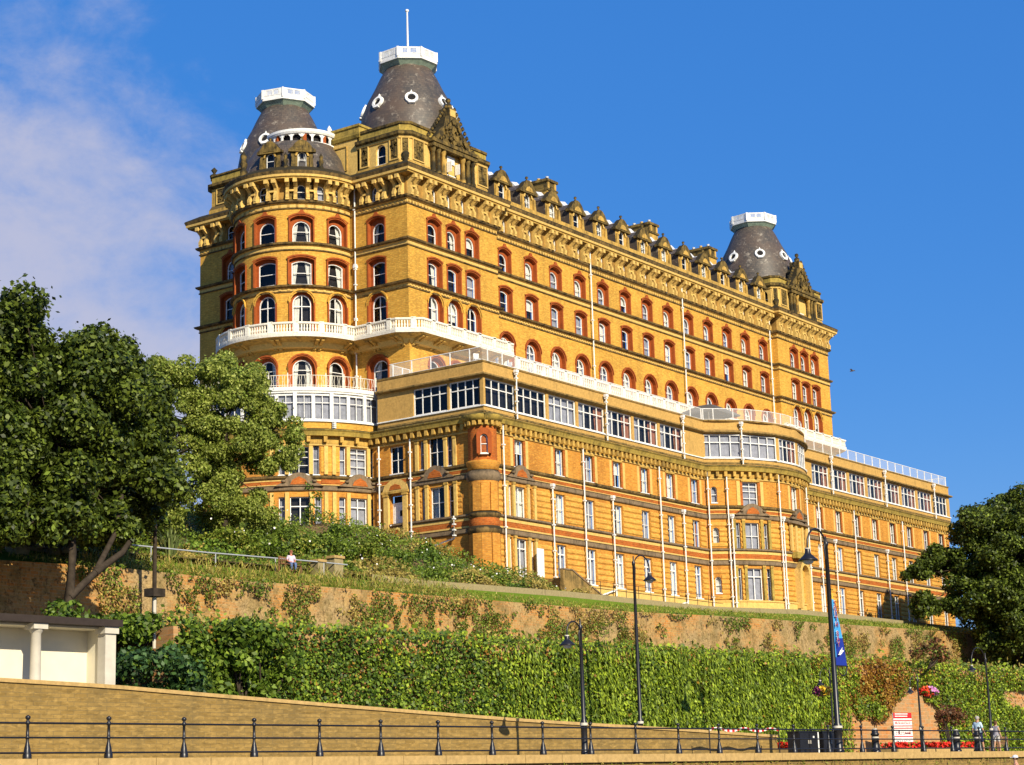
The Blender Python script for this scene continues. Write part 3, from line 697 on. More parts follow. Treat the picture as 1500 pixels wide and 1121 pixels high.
for i in range(9):
    a=g0+(g1-g0)*i/8; rad=Vector((math.cos(a),math.sin(a),0)); tan=Vector((-math.sin(a),math.cos(a),0)); Mk=mat3(tan,-rad,Vector((*GX,0))+rad*3.05)
    mb.box(-.08,.08,-.07,.07,55.8,56.5,W,Mk); mb.prism([(-.34,56.5),(-.08,56.2),(.08,56.2),(.34,56.5)],-.04,.04,W,Mk)
    if i in (1,4,6): mb.box(.12,.40,-.03,.25,55.8,56.5,M['terra'],Mk)
mb.lathe([(.0,56.7),(.3,56.72),(.28,57.0),(.14,57.1),(.24,57.35),(.1,57.6),(0,57.75)],W,8,Matrix.Translation((116.9,101.9,.2)))
hb(mb,'roof_gallery')
for a,v in ((196.5,0),(226.5,1)): put_dormer(BOW,BOW.u(a),52.5,-.15,v)
for a in (168,212,243):
    mb=MB(); p=BOW.fn(BOW.u(a),52.5,.2); mb.lathe([(.3,0),(.34,.5),(.22,.7),(.36,1.2),(.2,1.6),(.3,1.9),(.08,2.3),(0,2.5)],M['soot'],7,Matrix.Translation(p)@Matrix.Scale(.62 if a>180 else .95,4)); hb(mb,'stone_finial')
# ------------------------------------------------------------------ lower block with the sun lounge and terrace
YL=84.2
LW=Flat(114.0,95.2,0,-1,95.2-YL)        # left face
F1=Flat(114.0,YL,1,0,147.05-114.0)
BAY=Arc(155.7,91.0,11.0,218.2,321.8)
F2=Flat(164.35,YL,1,0,201.5-164.35)
LB=Arc(115.8,104.6,9.4,168,261.5)        # lower bow
END=Flat(201.5,YL,0,1,12)
uL=lambda y:95.2-y
BL=M['brick_low']
u1=lambda x:x-114.0
u2=lambda x:x-164.35
WN=[]
def rustic(mb,F,u0,u1,z0,z1,holes,pitch=.46,wid=.07,mat=None):
    """rounded stone courses on the piers between openings"""
    mat=mat or M['rustic']
    n=int((z1-z0)/pitch)
    for i in range(n):
        za=z0+(i+.08)*pitch; zb=z0+(i+.92)*pitch; zm=(za+zb)/2
        cuts=[(c-w/2,c+w/2) for c,zs,w,h,r in sorted(holes) if zs-.05<zm<zs+h+.05]
        u=u0; segs=[]
        for a,b in cuts: segs.append((u,a)); u=b
        segs.append((u,u1))
        for a,b in segs:
            if b-a<.15: continue
            a+=.03; b-=.03; us=F.us(a,b)
            pr=[(za,0),(za+.09,wid),(zb-.09,wid),(zb,0)]
            for p,q in zip(us,us[1:]):
                for (z_a,w_a),(z_b,w_b) in zip(pr,pr[1:]): mb.quad(F.fn(p,z_a,w_a),F.fn(q,z_a,w_a),F.fn(q,z_b,w_b),F.fn(p,z_b,w_b),mat)
            for e in (a,b): mb.add([F.fn(e,z_,w_) for z_,w_ in pr],[(0,1,2,3)],mat)
def sash(F,u,z,k,var,nm): 
    hput(nm,F,u,z,k,var); return hole(u,z,k)
def lower_wall(name,F,up,mid,low,zb=14.5,rust=True):
    mb=MB()
    hu=[sash(F,*a) for a in up]; hm=[sash(F,*a) for a in mid]; hl=[sash(F,*a) for a in low]
    wall_band(mb,F,0,F.L,25.2,29.9,hu,BL); wall_band(mb,F,0,F.L,21.1,25.2,hm,BL); wall_band(mb,F,0,F.L,zb,21.1,hl,BL)
    if rust:
        rustic(mb,F,.35,F.L-.1,22.45,25.05,hm); rustic(mb,F,.35,F.L-.1,17.3,20.95,hl)
    return mb,hu
def upper_panels(mb,F,centres,hw=.67):
    """slim pilaster strips either side of the top floor windows"""
    for c in centres:
        for sg in (-1,1):
            a=c+sg*(hw+.34); 
            if a<.2 or a>F.L-.2: continue
            mb.box(-.17,.17,-.07,0,26.25,28.45,M['gold_clean'],F.frame(a,0))
            mb.box(-.13,.13,-.04,0,26.25,28.45,M['brick_red'],F.frame(a-sg*.3,0))
        mb.box(-hw-.1,hw+.1,-.1,0,28.42,28.6,M['gold'],F.frame(c,0))
xs1=[118.5,124.0,128.3,132.55,136.85,141.05,145.25]
cvar=lambda i:(1,7,6,3,0,2,7,1,3,6)[(i*3)%10]
up=[(u1(x),26.28,'sash_up',(3,1,6,3,1,7,6)[i],'sash_window') for i,x in enumerate(xs1)]
mid=[(u1(x),22.34,'sash_mid',(7,7,2,1,6,1,5)[i],'sash_window') for i,x in enumerate(xs1) if i]
low=[(u1(x),17.85,'french',(7,6,6,7,2,7,6)[i],'french_window') for i,x in enumerate(xs1) if i]
def tripart(F,u,z,main,side,vm=6,vs=2,off=1.32,nm='bay_window'):
    return [(u,z,main,vm,nm),(u-off,z,side,vs,'side_light'),(u+off,z,side,vs,'side_light')]
mid+=tripart(F1,u1(118.5),22.34,'main_light','side_light',7,6); low+=tripart(F1,u1(118.5),17.85,'main_low','side_low',6,7,1.45)
mb,hu=lower_wall('',F1,up,mid,low); upper_panels(mb,F1,[u1(x) for x in xs1]); hb(mb,'lower_wall')
xs2=[169.45,173.7,177.9,182.15,186.45,190.75,195.1,199.2]
up=[(u2(x),26.28,'sash_up',(3,1,6,7,1,6,2,0)[i],'sash_window') for i,x in enumerate(xs2)]
mid=[(u2(x),22.34,'sash_mid',(7,1,6,1,1,0,2,0)[i],'sash_window') for i,x in enumerate(xs2)]
low=[(u2(x),17.85,'french',(7,6,6,2,7,6,0,0)[i],'french_window') for i,x in enumerate(xs2)]
mb,hu=lower_wall('',F2,up,mid,low); upper_panels(mb,F2,[u2(x) for x in xs2]); hb(mb,'lower_wall')
ub=BAY.u
up=[(ub(241),26.2,'main_up',2,'sash_window'),(ub(273.5),26.28,'sash_up',7,'sash_window'),(ub(222.6),26.5,'loop',2,'loop_window')]
mid=tripart(BAY,ub(241),22.3,'main_light','side_light',2,2,1.5)+[(ub(222.6),22.8,'loop',7,'loop_window')]
low=tripart(BAY,ub(241),17.75,'main_low','side_low',2,2,1.6)+[(ub(222.6),18.4,'loop',7,'loop_window')]
mb,hu=lower_wall('',BAY,up,mid,low); upper_panels(mb,BAY,[ub(241),ub(273.5)],.9); hb(mb,'bay_wall')
mb=MB(); wall_band(mb,END,0,12,14.5,34,[],BL); hb(mb,'end_wall')
# left face and lower bow
up=[(uL(92.75),26.3,'sash_up',0,'sash_window')]+tripart(LW,uL(88.85),26.3,'main_light','side_light',0,2,1.3)
mid=tripart(LW,uL(88.75),22.35,'main_light','side_light',4,0,1.3)
DOORH=(uL(92.75),21.6,1.3,2.95,0)
mb=MB(); hu=[sash(LW,*a) for a in up]; hm=[sash(LW,*a) for a in mid]
wall_band(mb,LW,0,LW.L,25.2,29.9,hu,BL); wall_band(mb,LW,0,LW.L,21.1,25.2,hm+[DOORH],BL); wall_band(mb,LW,0,LW.L,14.5,21.1,[],BL)
rustic(mb,LW,uL(91.3),uL(86.4),22.45,25.05,hm,.42,.05); hb(mb,'lower_wall')
mb=MB(); Mx=LW.frame(DOORH[0],21.6)
mb.box(-.65,.65,.25,.33,0,2.3,M['white'],Mx); mb.box(-.65,.65,.22,.34,2.3,2.42,M['white'],Mx); mb.box(-.6,.6,.4,.42,2.4,2.95,M['dark'],Mx)
for a,b,c,d in ((-.5,-.08,.2,1.0),(.08,.5,.2,1.0),(-.5,-.08,1.1,2.2)): mb.box(a,b,.235,.25,c,d,M['white'],Mx)
mb.box(.06,.42,.235,.25,1.35,1.8,M['dark'],Mx); hb(mb,'door')
mb=MB()
for x in (-.95,.95): mb.box(x-.22,x+.22,-.28,0,-.3,2.9,M['gold_clean'],Mx); mb.box(x-.28,x+.28,-.34,0,2.9,3.1,M['gold'],Mx)
mb.box(-1.35,1.35,-.36,0,3.1,3.28,M['gold'],Mx)
mb.prism([(-1.3,3.28),(-1.1,3.75),(-.5,4.15),(0,4.25),(.5,4.15),(1.1,3.75),(1.3,3.28)],-.24,0,M['gold_clean'],Mx); mb.prism([(-.6,3.4),(-.45,3.7),(0,3.85),(.45,3.7),(.6,3.4)],-.27,-.24,M['brick_red'],Mx); hb(mb,'door_surround')
lu=LB.u
up=tripart(LB,lu(251.5),26.3,'main_up','side_light',2,2,1.35)+tripart(LB,lu(222),26.3,'main_up','side_light',0,6,1.35)
mid=tripart(LB,lu(251.5),21.7,'main_low','side_low',2,2,1.4)+tripart(LB,lu(222.5),21.7,'main_low','side_low',0,6,1.4)
mb=MB(); hu=[sash(LB,*a) for a in up]; hm=[sash(LB,*a) for a in mid]
wall_band(mb,LB,0,LB.L,25.2,29.9,hu,BL); wall_band(mb,LB,0,LB.L,16,25.2,hm,BL)
for c in (251.5,222):
    for q in (-2.1,-.92,.92,2.1):
        for za,zb in ((26.3,28.55),(21.7,24.9)): mb.box(-.15,.15,-.14,0,za,zb,M['gold_clean'],LB.frame(lu(c)+q,0))
Mx=LB.frame(lu(237),0); mb.box(-.75,.75,-.04,0,26.5,28.45,M['brick'],Mx); mb.box(-.75,.75,-.05,0,25.6,25.95,M['brick_red'],Mx)
hb(mb,'lower_bow_wall')
# pilasters framing the three-light windows, and pediments over them
for F,c,zs in ((F1,u1(118.5),(22.3,25.0)),(F1,u1(118.5),(17.6,20.85)),(BAY,ub(241),(22.3,25.0)),(BAY,ub(241),(17.6,20.85)),(LW,uL(88.8),(22.3,25.0)),(LW,uL(88.8),(26.2,28.5))):
    for q in (-1.85,-.95,.95,1.85): mb=MB(); mb.box(-.14,.14,-.16,0,zs[0],zs[1],M['moss'] if F is BAY else M['gold_clean'],F.frame(c+q,0)); mb.box(-.18,.18,-.2,0,zs[1]-.18,zs[1],M['gold'],F.frame(c+q,0)); hb(mb,'pilaster')
for F,c in ((F1,u1(118.5)),(BAY,ub(241)),(BAY,ub(274.5)),(LW,uL(88.8)),(LB,lu(251.5)),(LB,lu(222))):
    mb=MB(); Mx=F.frame(c,25.35); mb.prism([(-1.9,0),(-1.3,.28),(-.85,.75),(-.4,1.0),(0,1.07),(.4,1.0),(.85,.75),(1.3,.28),(1.9,0)],-.26,.1,M['band'],Mx); mb.prism([(-.7,.12),(-.5,.5),(0,.75),(.5,.5),(.7,.12)],-.3,-.26,M['brick_red'],Mx)
    for sg in (-1,1): mb.lathe([(0,-.05),(.18,0),(.2,.14),(0,.2)],M['band'],8,Mx@Matrix.Translation((sg*1.2,-.28,.3)))
    hb(mb,'window_pediment')
# bands running round the block
PL=[(114.0,95.4),(114.0,YL),(147.05,YL)]
PBAY=path_of(BAY,.02,BAY.L-.02); P2=[(164.35,YL),(201.5,YL),(201.5,96)]; PLB=path_of(LB,0,LB.L)
GC,BD,RD=M['gold_clean'],M['band'],M['brick_red']
def lowcourse(name,prof,mats,which=(0,1,2,3),mod=False):
    for i,p in enumerate((PL,PBAY,P2,PLB)):
        if i not in which: continue
        mb=MB(); sweep(mb,p,[(w,z+.004*(i%2)) for w,z in prof],mats)
        if mod: q=p[::3] if i==1 else (p[::2] if i==3 else p); dentils(mb,q,28.82,29.30,.08,.46,.66,.28,M['gold'])
        hb(mb,name)
lowcourse('sill_band',[(0,25.9),(.1,25.92),(.2,26.02),(.22,26.16),(0,26.24)],[S,S,S,S])
lowcourse('brick_band',[(0,25.44),(.05,25.45),(.05,25.52),(.03,25.52),(.03,25.78),(.05,25.78),(.05,25.88),(0,25.9)],[GC,GC,GC,RD,GC,GC,GC])
lowcourse('stone_band',[(0,24.98),(.12,25.02),(.16,25.08),(.16,25.34),(.22,25.42),(0,25.46)],[BD]*5)
lowcourse('sill_band',[(0,22.1),(.1,22.12),(.2,22.2),(.2,22.32),(0,22.38)],[S,BD,BD,S],(0,1,2))
lowcourse('brick_band',[(0,21.3),(.05,21.31),(.05,21.44),(.03,21.44),(.03,21.86),(.05,21.86),(.05,22.08),(0,22.1)],[GC,GC,GC,RD,GC,GC,GC],(0,1,2))
lowcourse('stone_band',[(0,20.84),(.12,20.88),(.16,20.94),(.16,21.22),(.22,21.29),(0,21.33)],[BD]*5,(0,1,2))
lowcourse('plinth',[(.12,14.5),(.12,17.55),(.2,17.6),(.2,17.72),(0,17.76)],[M['gold_clean'],GC,GC,S],(0,1,2))
# modillion cornice
lowcourse('block_cornice',[(0,28.55),(.1,28.58),(.12,28.68),(.06,28.72),(.08,28.8),(.10,29.28),(.52,29.3),(.55,29.42),(.62,29.62),(.70,29.70),(.66,29.78),(0,29.98)],[GC,GC,GC,M['gold'],M['gold'],M['gold'],M['moss'],M['moss'],M['moss'],M['moss'],M['soot']],mod=True)
# corner turret
mb=MB(); Mx=Matrix.Translation((114.55,84.75,0))
mb.lathe([(1.12,28.9),(1.2,28.95),(1.22,29.1),(1.12,29.15),(1.14,29.3),(1.5,29.34),(1.55,29.5),(1.68,29.68),(1.6,29.8),(1.1,29.92)],M['moss'],28,Mx)
mb.lathe([(1.1,26.3),(1.1,28.9)],M['brick_red'],28,Mx); mb.lathe([(1.1,25.55),(1.18,25.6),(1.22,25.9),(1.32,26.1),(1.3,26.24),(1.1,26.3)],M['brick_low'],28,Mx)
mb.lathe([(1.15,24.7),(1.3,24.9),(1.34,25.3),(1.2,25.5),(1.1,25.55)],M['band'],28,Mx)
mb.lathe([(1.12,22.4),(1.15,24.7)],M['brick_low'],28,Mx); mb.lathe([(1.12,21.9),(1.22,22.0),(1.3,22.15),(1.28,22.3),(1.12,22.4)],S,28,Mx); mb.lathe([(1.15,21.3),(1.2,21.6),(1.12,21.9)],M['brick_red'],28,Mx)
mb.lathe([(1.15,20.7),(1.3,20.8),(1.34,21.15),(1.15,21.3)],S,28,Mx); mb.lathe([(1.2,14.5),(1.2,20.7)],BL,28,Mx)
for k in range(10):
    a=R_(150+k*20); b=Mx@Matrix.Rotation(a,4,'Z'); mb.box(1.1,1.46,-.12,.12,28.95,29.28,M['gold'],b)
for a in (190,222,256):
    b=Mx@Matrix.Rotation(R_(a),4,'Z'); mb.prism([(-.34,22.4),(-.30,24.55),(.30,24.55),(.34,22.4)],-1.24,-1.0,BL,Mx@Matrix.Rotation(R_(a+90),4,'Z')); mb.prism([(-.36,14.5),(-.36,20.7),(.36,20.7),(.36,14.5)],-1.32,-1.0,BL,Mx@Matrix.Rotation(R_(a+90),4,'Z'))
hb(mb,'corner_turret')
TU=Arc(114.55,84.75,1.1,150,300); hput('turret_window',TU,TU.u(222),26.75,'loop',2,.22)
mb=MB(); o=outline(1.15,2.0,.45); ii=[(x,z+.05) for x,z in outline(.55,1.45,.27)]
Mt=TU.frame(TU.u(222),26.7,.22)
vs=[Mt@Vector((x,-.02,z)) for x,z in o]+[Mt@Vector((x,-.02,z+.02)) for x,z in ii]; n=len(o)
mb.add(vs,[(i,i+1,n+i+1,n+i) for i in range(n-1)],M['terra'])
vs=[Mt@Vector((x,-.02,z)) for x,z in o]+[Mt@Vector((x,.3,z)) for x,z in o]; mb.add(vs,[(i,i+1,n+i+1,n+i) for i in range(n-1)],M['terra']); hb(mb,'window_surround')
# arched entrance on the bay
mb=MB(); Fe=BAY; c=ub(274.5); Mx=Fe.frame(c,0); go=M['gold_clean']
ins,outs=outline(1.7,4.0,.85),outline(2.5,4.4,1.25)
n=len(ins)
vs=[Mx@Vector((x,-.55,z+17.2)) for x,z in outs]+[Mx@Vector((x,-.55,z+17.2)) for x,z in ins]+[Mx@Vector((x,.3,z+17.2)) for x,z in outs]+[Mx@Vector((x,.1,z+17.2)) for x,z in ins]
for i in range(n-1): mb.add([vs[i],vs[i+1],vs[n+i+1],vs[n+i],vs[2*n+i],vs[2*n+i+1],vs[3*n+i+1],vs[3*n+i]],[(0,1,2,3),(0,4,5,1),(3,2,6,7)],go)
mb.prism([(x,z+17.2) for x,z in ins],-.02,.05,M['gold'],Mx)
mb.lathe([(.0,0)],M['gold'],4)  if 0 else None
for x in (-1.75,-.72,.72,1.75): mb.box(x-.2,x+.2,-.2,0,22.4,24.9,go,Mx)
mb.box(-.5,.5,-.06,0,22.4,24.9,go,Mx); mb.box(-2.1,2.1,-.4,0,24.9,25.05,BD,Mx); mb.box(-1.6,1.6,-.5,0,21.75,22.3,M['moss'],Mx)
hb(mb,'arched_porch')
mb=MB(); mb.box(-.42,.02,-.07,-.03,19.2,20.1,M['white'],Mx); mb.box(-.36,-.04,-.09,-.07,19.26,20.04,M['dark'],Mx); mb.box(.1,.42,-.08,-.02,17.3,20.4,go,Mx); hb(mb,'door')
# lounge storey
RB=M['render']; LZ0,LZ1=30.55,32.68
LWL=Flat(113.75,94.4,0,-1,94.4-83.95); LF1=Flat(113.75,83.95,1,0,147.1-113.75); LBAY=Arc(155.7,91.0,11.25,218.9,321.1); LF2=Flat(164.35,83.95,1,0,201.75-164.35); LEND=Flat(201.75,83.95,0,1,12)
def lounge(F,wins,name):
    mb=MB(); hs=[]
    for u,k,v in wins:
        nm='lounge_window'; hput(nm,F,u,LZ0,k,v); hs.append(hole(u,LZ0,k))
    wall_band(mb,F,0,F.L,29.8,34.0,hs,RB,.18); hb(mb,name)
lv=lambda i:(0,0,2,5,5,5,5,2,5)[i%9]
lounge(LWL,[(94.4-89.1,'lounge_left',0),(94.4-85.75,'conservatory' if 0 else 'lounge_half',0)] if 'lounge_half' in WK else [(94.4-89.1,'lounge_short',0)],'lounge_wall')
lounge(LF1,[(2.2+4.235*i,'lounge',lv(i)) for i in range(8) if 2.2+4.235*i<31.5],'lounge_wall')
lounge(LBAY,[(LBAY.u(a),'lounge_wide' if 0 else k,v) for a,k,v in ((226.5,'lounge',2),(247,'lounge',2),(267,'lounge_half',5),(285,'lounge_half',2),(302,'lounge_half',0))],'lounge_wall')
lounge(LF2,[(169.85-164.35+4.2*i,'lounge_short',(5,5,5,5,5,5,5,0)[i]) for i in range(8)],'lounge_wall'); lounge(LEND,[],'lounge_wall')
LP=[[(113.75,94.4),(113.75,83.95),(147.1,83.95)],path_of(LBAY,.05,LBAY.L-.05),[(164.35,83.95),(201.75,83.95),(201.75,96)]]
for i,p in enumerate(LP):
    d=.004*(i%2)
    for nm,prof,mt in (('lounge_ledge',[(0,32.74+d),(.22,32.76+d),(.34,32.84+d),(.34,32.95+d),(.05,33.08+d),(0,33.1+d)],[M['lintel'],M['lintel'],M['lintel'],RB,RB]),('lounge_coping',[(0,33.86+d),(.06,33.87+d),(.08,34.0+d),(-.3,34.02+d)],[RB,M['lintel'],RB]),('lounge_sill',[(0,30.40+d),(.1,30.42+d),(.1,30.5+d),(0,30.53+d)],[M['white']]*3),('lounge_sill',[(0,29.95+d),(.05,29.98+d),(.03,30.1+d),(0,30.12+d)],[M['lintel']]*3)):
        mb=MB(); sweep(mb,p,prof,mt); hb(mb,nm)
for a,b in ((113.9,147),(164.5,201.6)):
    mb=MB(); mb.quad((a,84.1,33.9),(b,84.1,33.9),(b,93.9,33.9),(a,93.9,33.9),M['lead']); hb(mb,'terrace_floor')
mb=MB(); P=[p for p in path_of(LBAY,0,LBAY.L)]; mb.add([(x,y,33.9) for x,y in P]+[(164.35,93.9,33.9),(147.1,93.9,33.9)],[tuple(range(len(P)+2))],M['lead']); hb(mb,'terrace_floor')
# terrace railing
def railing(path,name='terrace_railing',z=34.0,h=1.06,step=1.9):
    mb=MB(); W=M['white']; P=polyline_offset(path,-.12)
    for a,b in zip(P,P[1:]):
        mb.tube([a+Z*(z+h),b+Z*(z+h)],.035,W,5); mb.tube([a+Z*(z+.08),b+Z*(z+.08)],.022,W,4)
        mb.quad(a+Z*(z+.1),b+Z*(z+.1),b+Z*(z+h-.03),a+Z*(z+h-.03),M['wire'])
    for p,T in along(P,step): mb.box(-.035,.035,-.035,.035,z,z+h,W,Matrix.Translation(p))
    for p in (P[0],P[-1]): mb.box(-.035,.035,-.035,.035,z,z+h,W,Matrix.Translation(p))
    return hb(mb,name)
railing([(116.4,93.3),(113.75,93.3),(113.75,83.95),(147.1,83.95)]); railing(path_of(LBAY,.05,LBAY.L-.05)[::3]); railing([(164.35,83.95),(201.75,83.95),(201.75,93)])
# conservatory round the lower bow, with an iron balcony on its roof
CB=Arc(115.8,104.6,9.55,168,262.5); mb=MB(); cu=CB.u
wall_band(mb,CB,0,CB.L,29.9,30.55,[],M['brick'])
hs=[]
angs=[259-8.6*i for i in range(10)]
for i,a in enumerate(angs): hput('conservatory_window',CB,cu(a),30.62,'conservatory',(2,6,2,2,6,2,2,6,2,2)[i]); hs.append(hole(cu(a),30.62,'conservatory'))
wall_band(mb,CB,0,CB.L,30.5,33.05,hs,M['white'],.1)
sweep(mb,path_of(CB,0,CB.L),[(0,32.72),(.12,32.75),(.12,32.85),(.2,32.9),(.24,33.2),(-.2,33.24)],M['white']); sweep(mb,path_of(CB,0,CB.L),[(0,30.44),(.14,30.46),(.14,30.58),(0,30.6)],M['white'])
for i,a in enumerate(angs):
    if i%2==0: mb.box(-.14,.14,-.12,0,30.55,32.75,M['white'],CB.frame(cu(a-4.3),0))
P=path_of(CB,0,CB.L); mb.add([(x,y,33.2) for x,y in P]+[(115.8,104.6,33.2)],[tuple(range(len(P)+1))],M['lead']); hb(mb,'conservatory')
mb=MB(); P=polyline_offset(path_of(CB,0,CB.L),.1); Iv=M['ivory']
for a,b in zip(P,P[1:]): mb.tube([a+Z*34.15,b+Z*34.15],.03,Iv,4,False); mb.tube([a+Z*33.35,b+Z*33.35],.025,Iv,4,False)
for i,(p,T) in enumerate(along(P,.22)): mb.tube([p+Z*33.2,p+Z*33.7+T*(.06 if i%2 else -.06),p+Z*34.15],.02,Iv,3,False)
for i,(p,T) in enumerate(along(P,1.5)): mb.tube([p+Z*33.2,p+Z*34.35],.045,Iv,5)
hb(mb,'iron_balcony')
# drain pipes
def pipe(pts,hopper=None,r=.065):
    mb=MB(); mb.tube(pts,r,M['white'],6)
    p=Vector(pts[0])
    if hopper: mb.box(-.17,.17,-.15,.12,-.02,.2,M['white'],Matrix.Translation(p)); mb.box(-.11,.11,-.11,.11,-.18,-.02,M['white'],Matrix.Translation(p))
    for i in range(4):
        f=(i+.5)/4; q=Vector(pts[0]).lerp(Vector(pts[-1] if len(pts)==2 else pts[1]),f); mb.box(-.13,.13,-.1,.1,-.05,.05,M['white'],Matrix.Translation(q))
    hb(mb,'drain_pipe')
def vp(F,u,z0,z1,w=.24,hopper=False): pipe([F.fn(u,z1,w),F.fn(u,z0,w)],hopper)
for x in (116.1,127.1,138.9): vp(F1,u1(x),16.6,29.3,.3)
for x in (122.55,131.3,142.7): vp(F1,u1(x),17.0,25.2,.3,True)
pipe([F1.fn(u1(122.55),17.0,.3),F1.fn(u1(127.1),16.4,.3)]); pipe([F1.fn(u1(131.3),17.6,.3),F1.fn(u1(127.1),16.5,.3)]); pipe([F1.fn(u1(142.7),17.3,.3),F1.fn(u1(139),16.6,.3)])
for a,z1,h in ((219.6,29.3,0),(228.5,29.3,0),(230.2,25.2,1),(257.5,29.3,0),(259.2,25.2,1),(288,29.3,0)): vp(BAY,ub(a),16.4,z1,.3,bool(h))
for x in (168.9,176.8,188.5): vp(F2,u2(x),16.8,29.3,.3)
for x in (172.1,184.2): vp(F2,u2(x),17.2,25.2,.3,True)
for x in (117.7,130.5,142.9): vp(LF1,x-113.75,29.9,33.6,.3,True)
vp(LBAY,LBAY.u(236.5),29.9,33.6,.3,True)
for x in (171.9,184.4,197.1): vp(LF2,x-164.35,29.9,33.6,.3,True)
vp(LW,uL(91.2),20.5,28.8,.25); vp(LW,uL(94.3),20.5,28.6,.3); pipe([LW.fn(uL(87.0),22.3,.3),LW.fn(uL(87.0),20.6,.3),LW.fn(uL(90.6),19.9,.3)])
vp(CB,cu(238.5),29.9,30.5,.2)
vp(A_l,uA(98.75),33,52.0,.15); vp(A_l,uA(98.75),33,44.6,.16,True)
for x in (144.3,161.0,179.4): vp(MID,x-128.9,33.5,51,.3)
# steps to the garden door, basement rail
mb=MB()
for i in range(6): mb.box(120.0+i*.55,120.55+i*.55,81.4,83.6,14.8,17.6-i*.33,M['lintel'])
mb.prism([(119.2,15),(119.2,18.1),(120.4,18.1),(125.0,16.2),(125.0,15)],80.9,81.2,M['lintel']); mb.prism([(119.2,18.1),(119.2,18.2),(120.45,18.2),(125.05,16.3),(125.0,16.2),(120.4,18.1)],80.84,81.26,M['band']); hb(mb,'garden_steps')
mb=MB(); d=F1.frame(u1(119.95),17.8); mb.box(-.45,.45,-.75,-.68,0,2.2,M['white'],d); hb(mb,'open_door')
mb=MB()
for x in [125+1.9*i for i in range(11)]: mb.tube([(x,82.6,16.2),(x,82.6,17.9)],.025,M['iron'],4)
for z in (17.85,17.3): mb.tube([(124.5,82.6,z),(146.5,82.6,z)],.02,M['iron'],4)
hb(mb,'basement_railing'); mb=MB()
for x in [167+2.1*i for i in range(16)]: mb.tube([(x,82.6,16.6),(x,82.6,18.3)],.025,M['iron'],4)
for z in (18.25,17.7): mb.tube([(166,82.6,z),(200,82.6,z)],.02,M['iron'],4)
hb(mb,'basement_railing')
# ------------------------------------------------------------------ vegetation helpers
def vnoise(x,y,sc,seed):
    g=np.random.default_rng(seed).random((512,512)); x=np.asarray(x)*sc+50; y=np.asarray(y)*sc+50; xi,yi=np.floor(x).astype(int),np.floor(y).astype(int); fx,fy=x-xi,y-yi; fx=fx*fx*(3-2*fx); fy=fy*fy*(3-2*fy); G=lambda i,j:g[i%512,j%512]
    return (G(xi,yi)*(1-fx)+G(xi+1,yi)*fx)*(1-fy)+(G(xi,yi+1)*(1-fx)+G(xi+1,yi+1)*fx)*fy
def foliage(name,c,var=.45,trans=.3,hue=None,rough=.5):
    t=NT(name); g=t.node('ShaderNodeNewGeometry'); n=t.noise(.45,3,.6)
    lo=tuple(x*(1-var) for x in c); hi=tuple(min(1,x*(1+var)) for x in (hue or c))
    f=t.math('ADD',t.math('MULTIPLY',g.outputs['Random Per Island'],.6),t.math('MULTIPLY',n,.4))
    cc=t.ramp(f,[(.15,lo),(.5,c),(.85,hi)]); t.col(cc); t.rough(rough,.25)
    tr=t.node('ShaderNodeBsdfTranslucent'); t.L(cc,tr.inputs[0]); mx=t.node('ShaderNodeMixShader'); mx.inputs[0].default_value=trans
    t.L(t.b.outputs[0],mx.inputs[1]); t.L(tr.outputs[0],mx.inputs[2]); t.L(mx.outputs[0],t.out.inputs[0]); return t.m
FM={}
FM['dark']=foliage('dark_tree_leaves',(.045,.068,.007),.55,.22,(.11,.14,.016))
FM['light']=foliage('pale_willow_leaves',(.26,.31,.05),.35,.4,(.40,.43,.10))
FM['bush']=foliage('shrub_leaves',(.10,.15,.014),.5,.28,(.19,.25,.03))
FM['hedge']=foliage('hedge_leaves',(.065,.12,.010),.5,.25,(.15,.22,.02))
FM['ivy']=foliage('ivy_leaves',(.125,.19,.012),.62,.25,(.29,.36,.024))
FM['ivyd']=foliage('dark_ivy_leaves',(.060,.115,.010),.6,.22,(.16,.22,.02))
FM['strand']=foliage('ivy_strands',(.15,.22,.018),.5,.25,(.28,.34,.03))
FM['rust']=foliage('autumn_ivy_leaves',(.30,.13,.020),.5,.3,(.34,.22,.03))
FM['rose']=foliage('russet_shrub_leaves',(.14,.065,.022),.5,.25,(.24,.09,.04))
FM['grass']=foliage('grass_blades',(.17,.22,.022),.45,.3,(.32,.30,.05))
FM['dry']=foliage('dry_grass',(.27,.215,.045),.45,.3,(.42,.32,.08))
FM['phorm']=foliage('sword_leaves',(.13,.17,.05),.4,.2,(.24,.27,.10))
FM['fir']=foliage('dark_shrub_leaves',(.028,.065,.016),.5,.2,(.06,.12,.03))
M['bark']=simple('bark',(.045,.034,.024),.9,.1,.4,3)
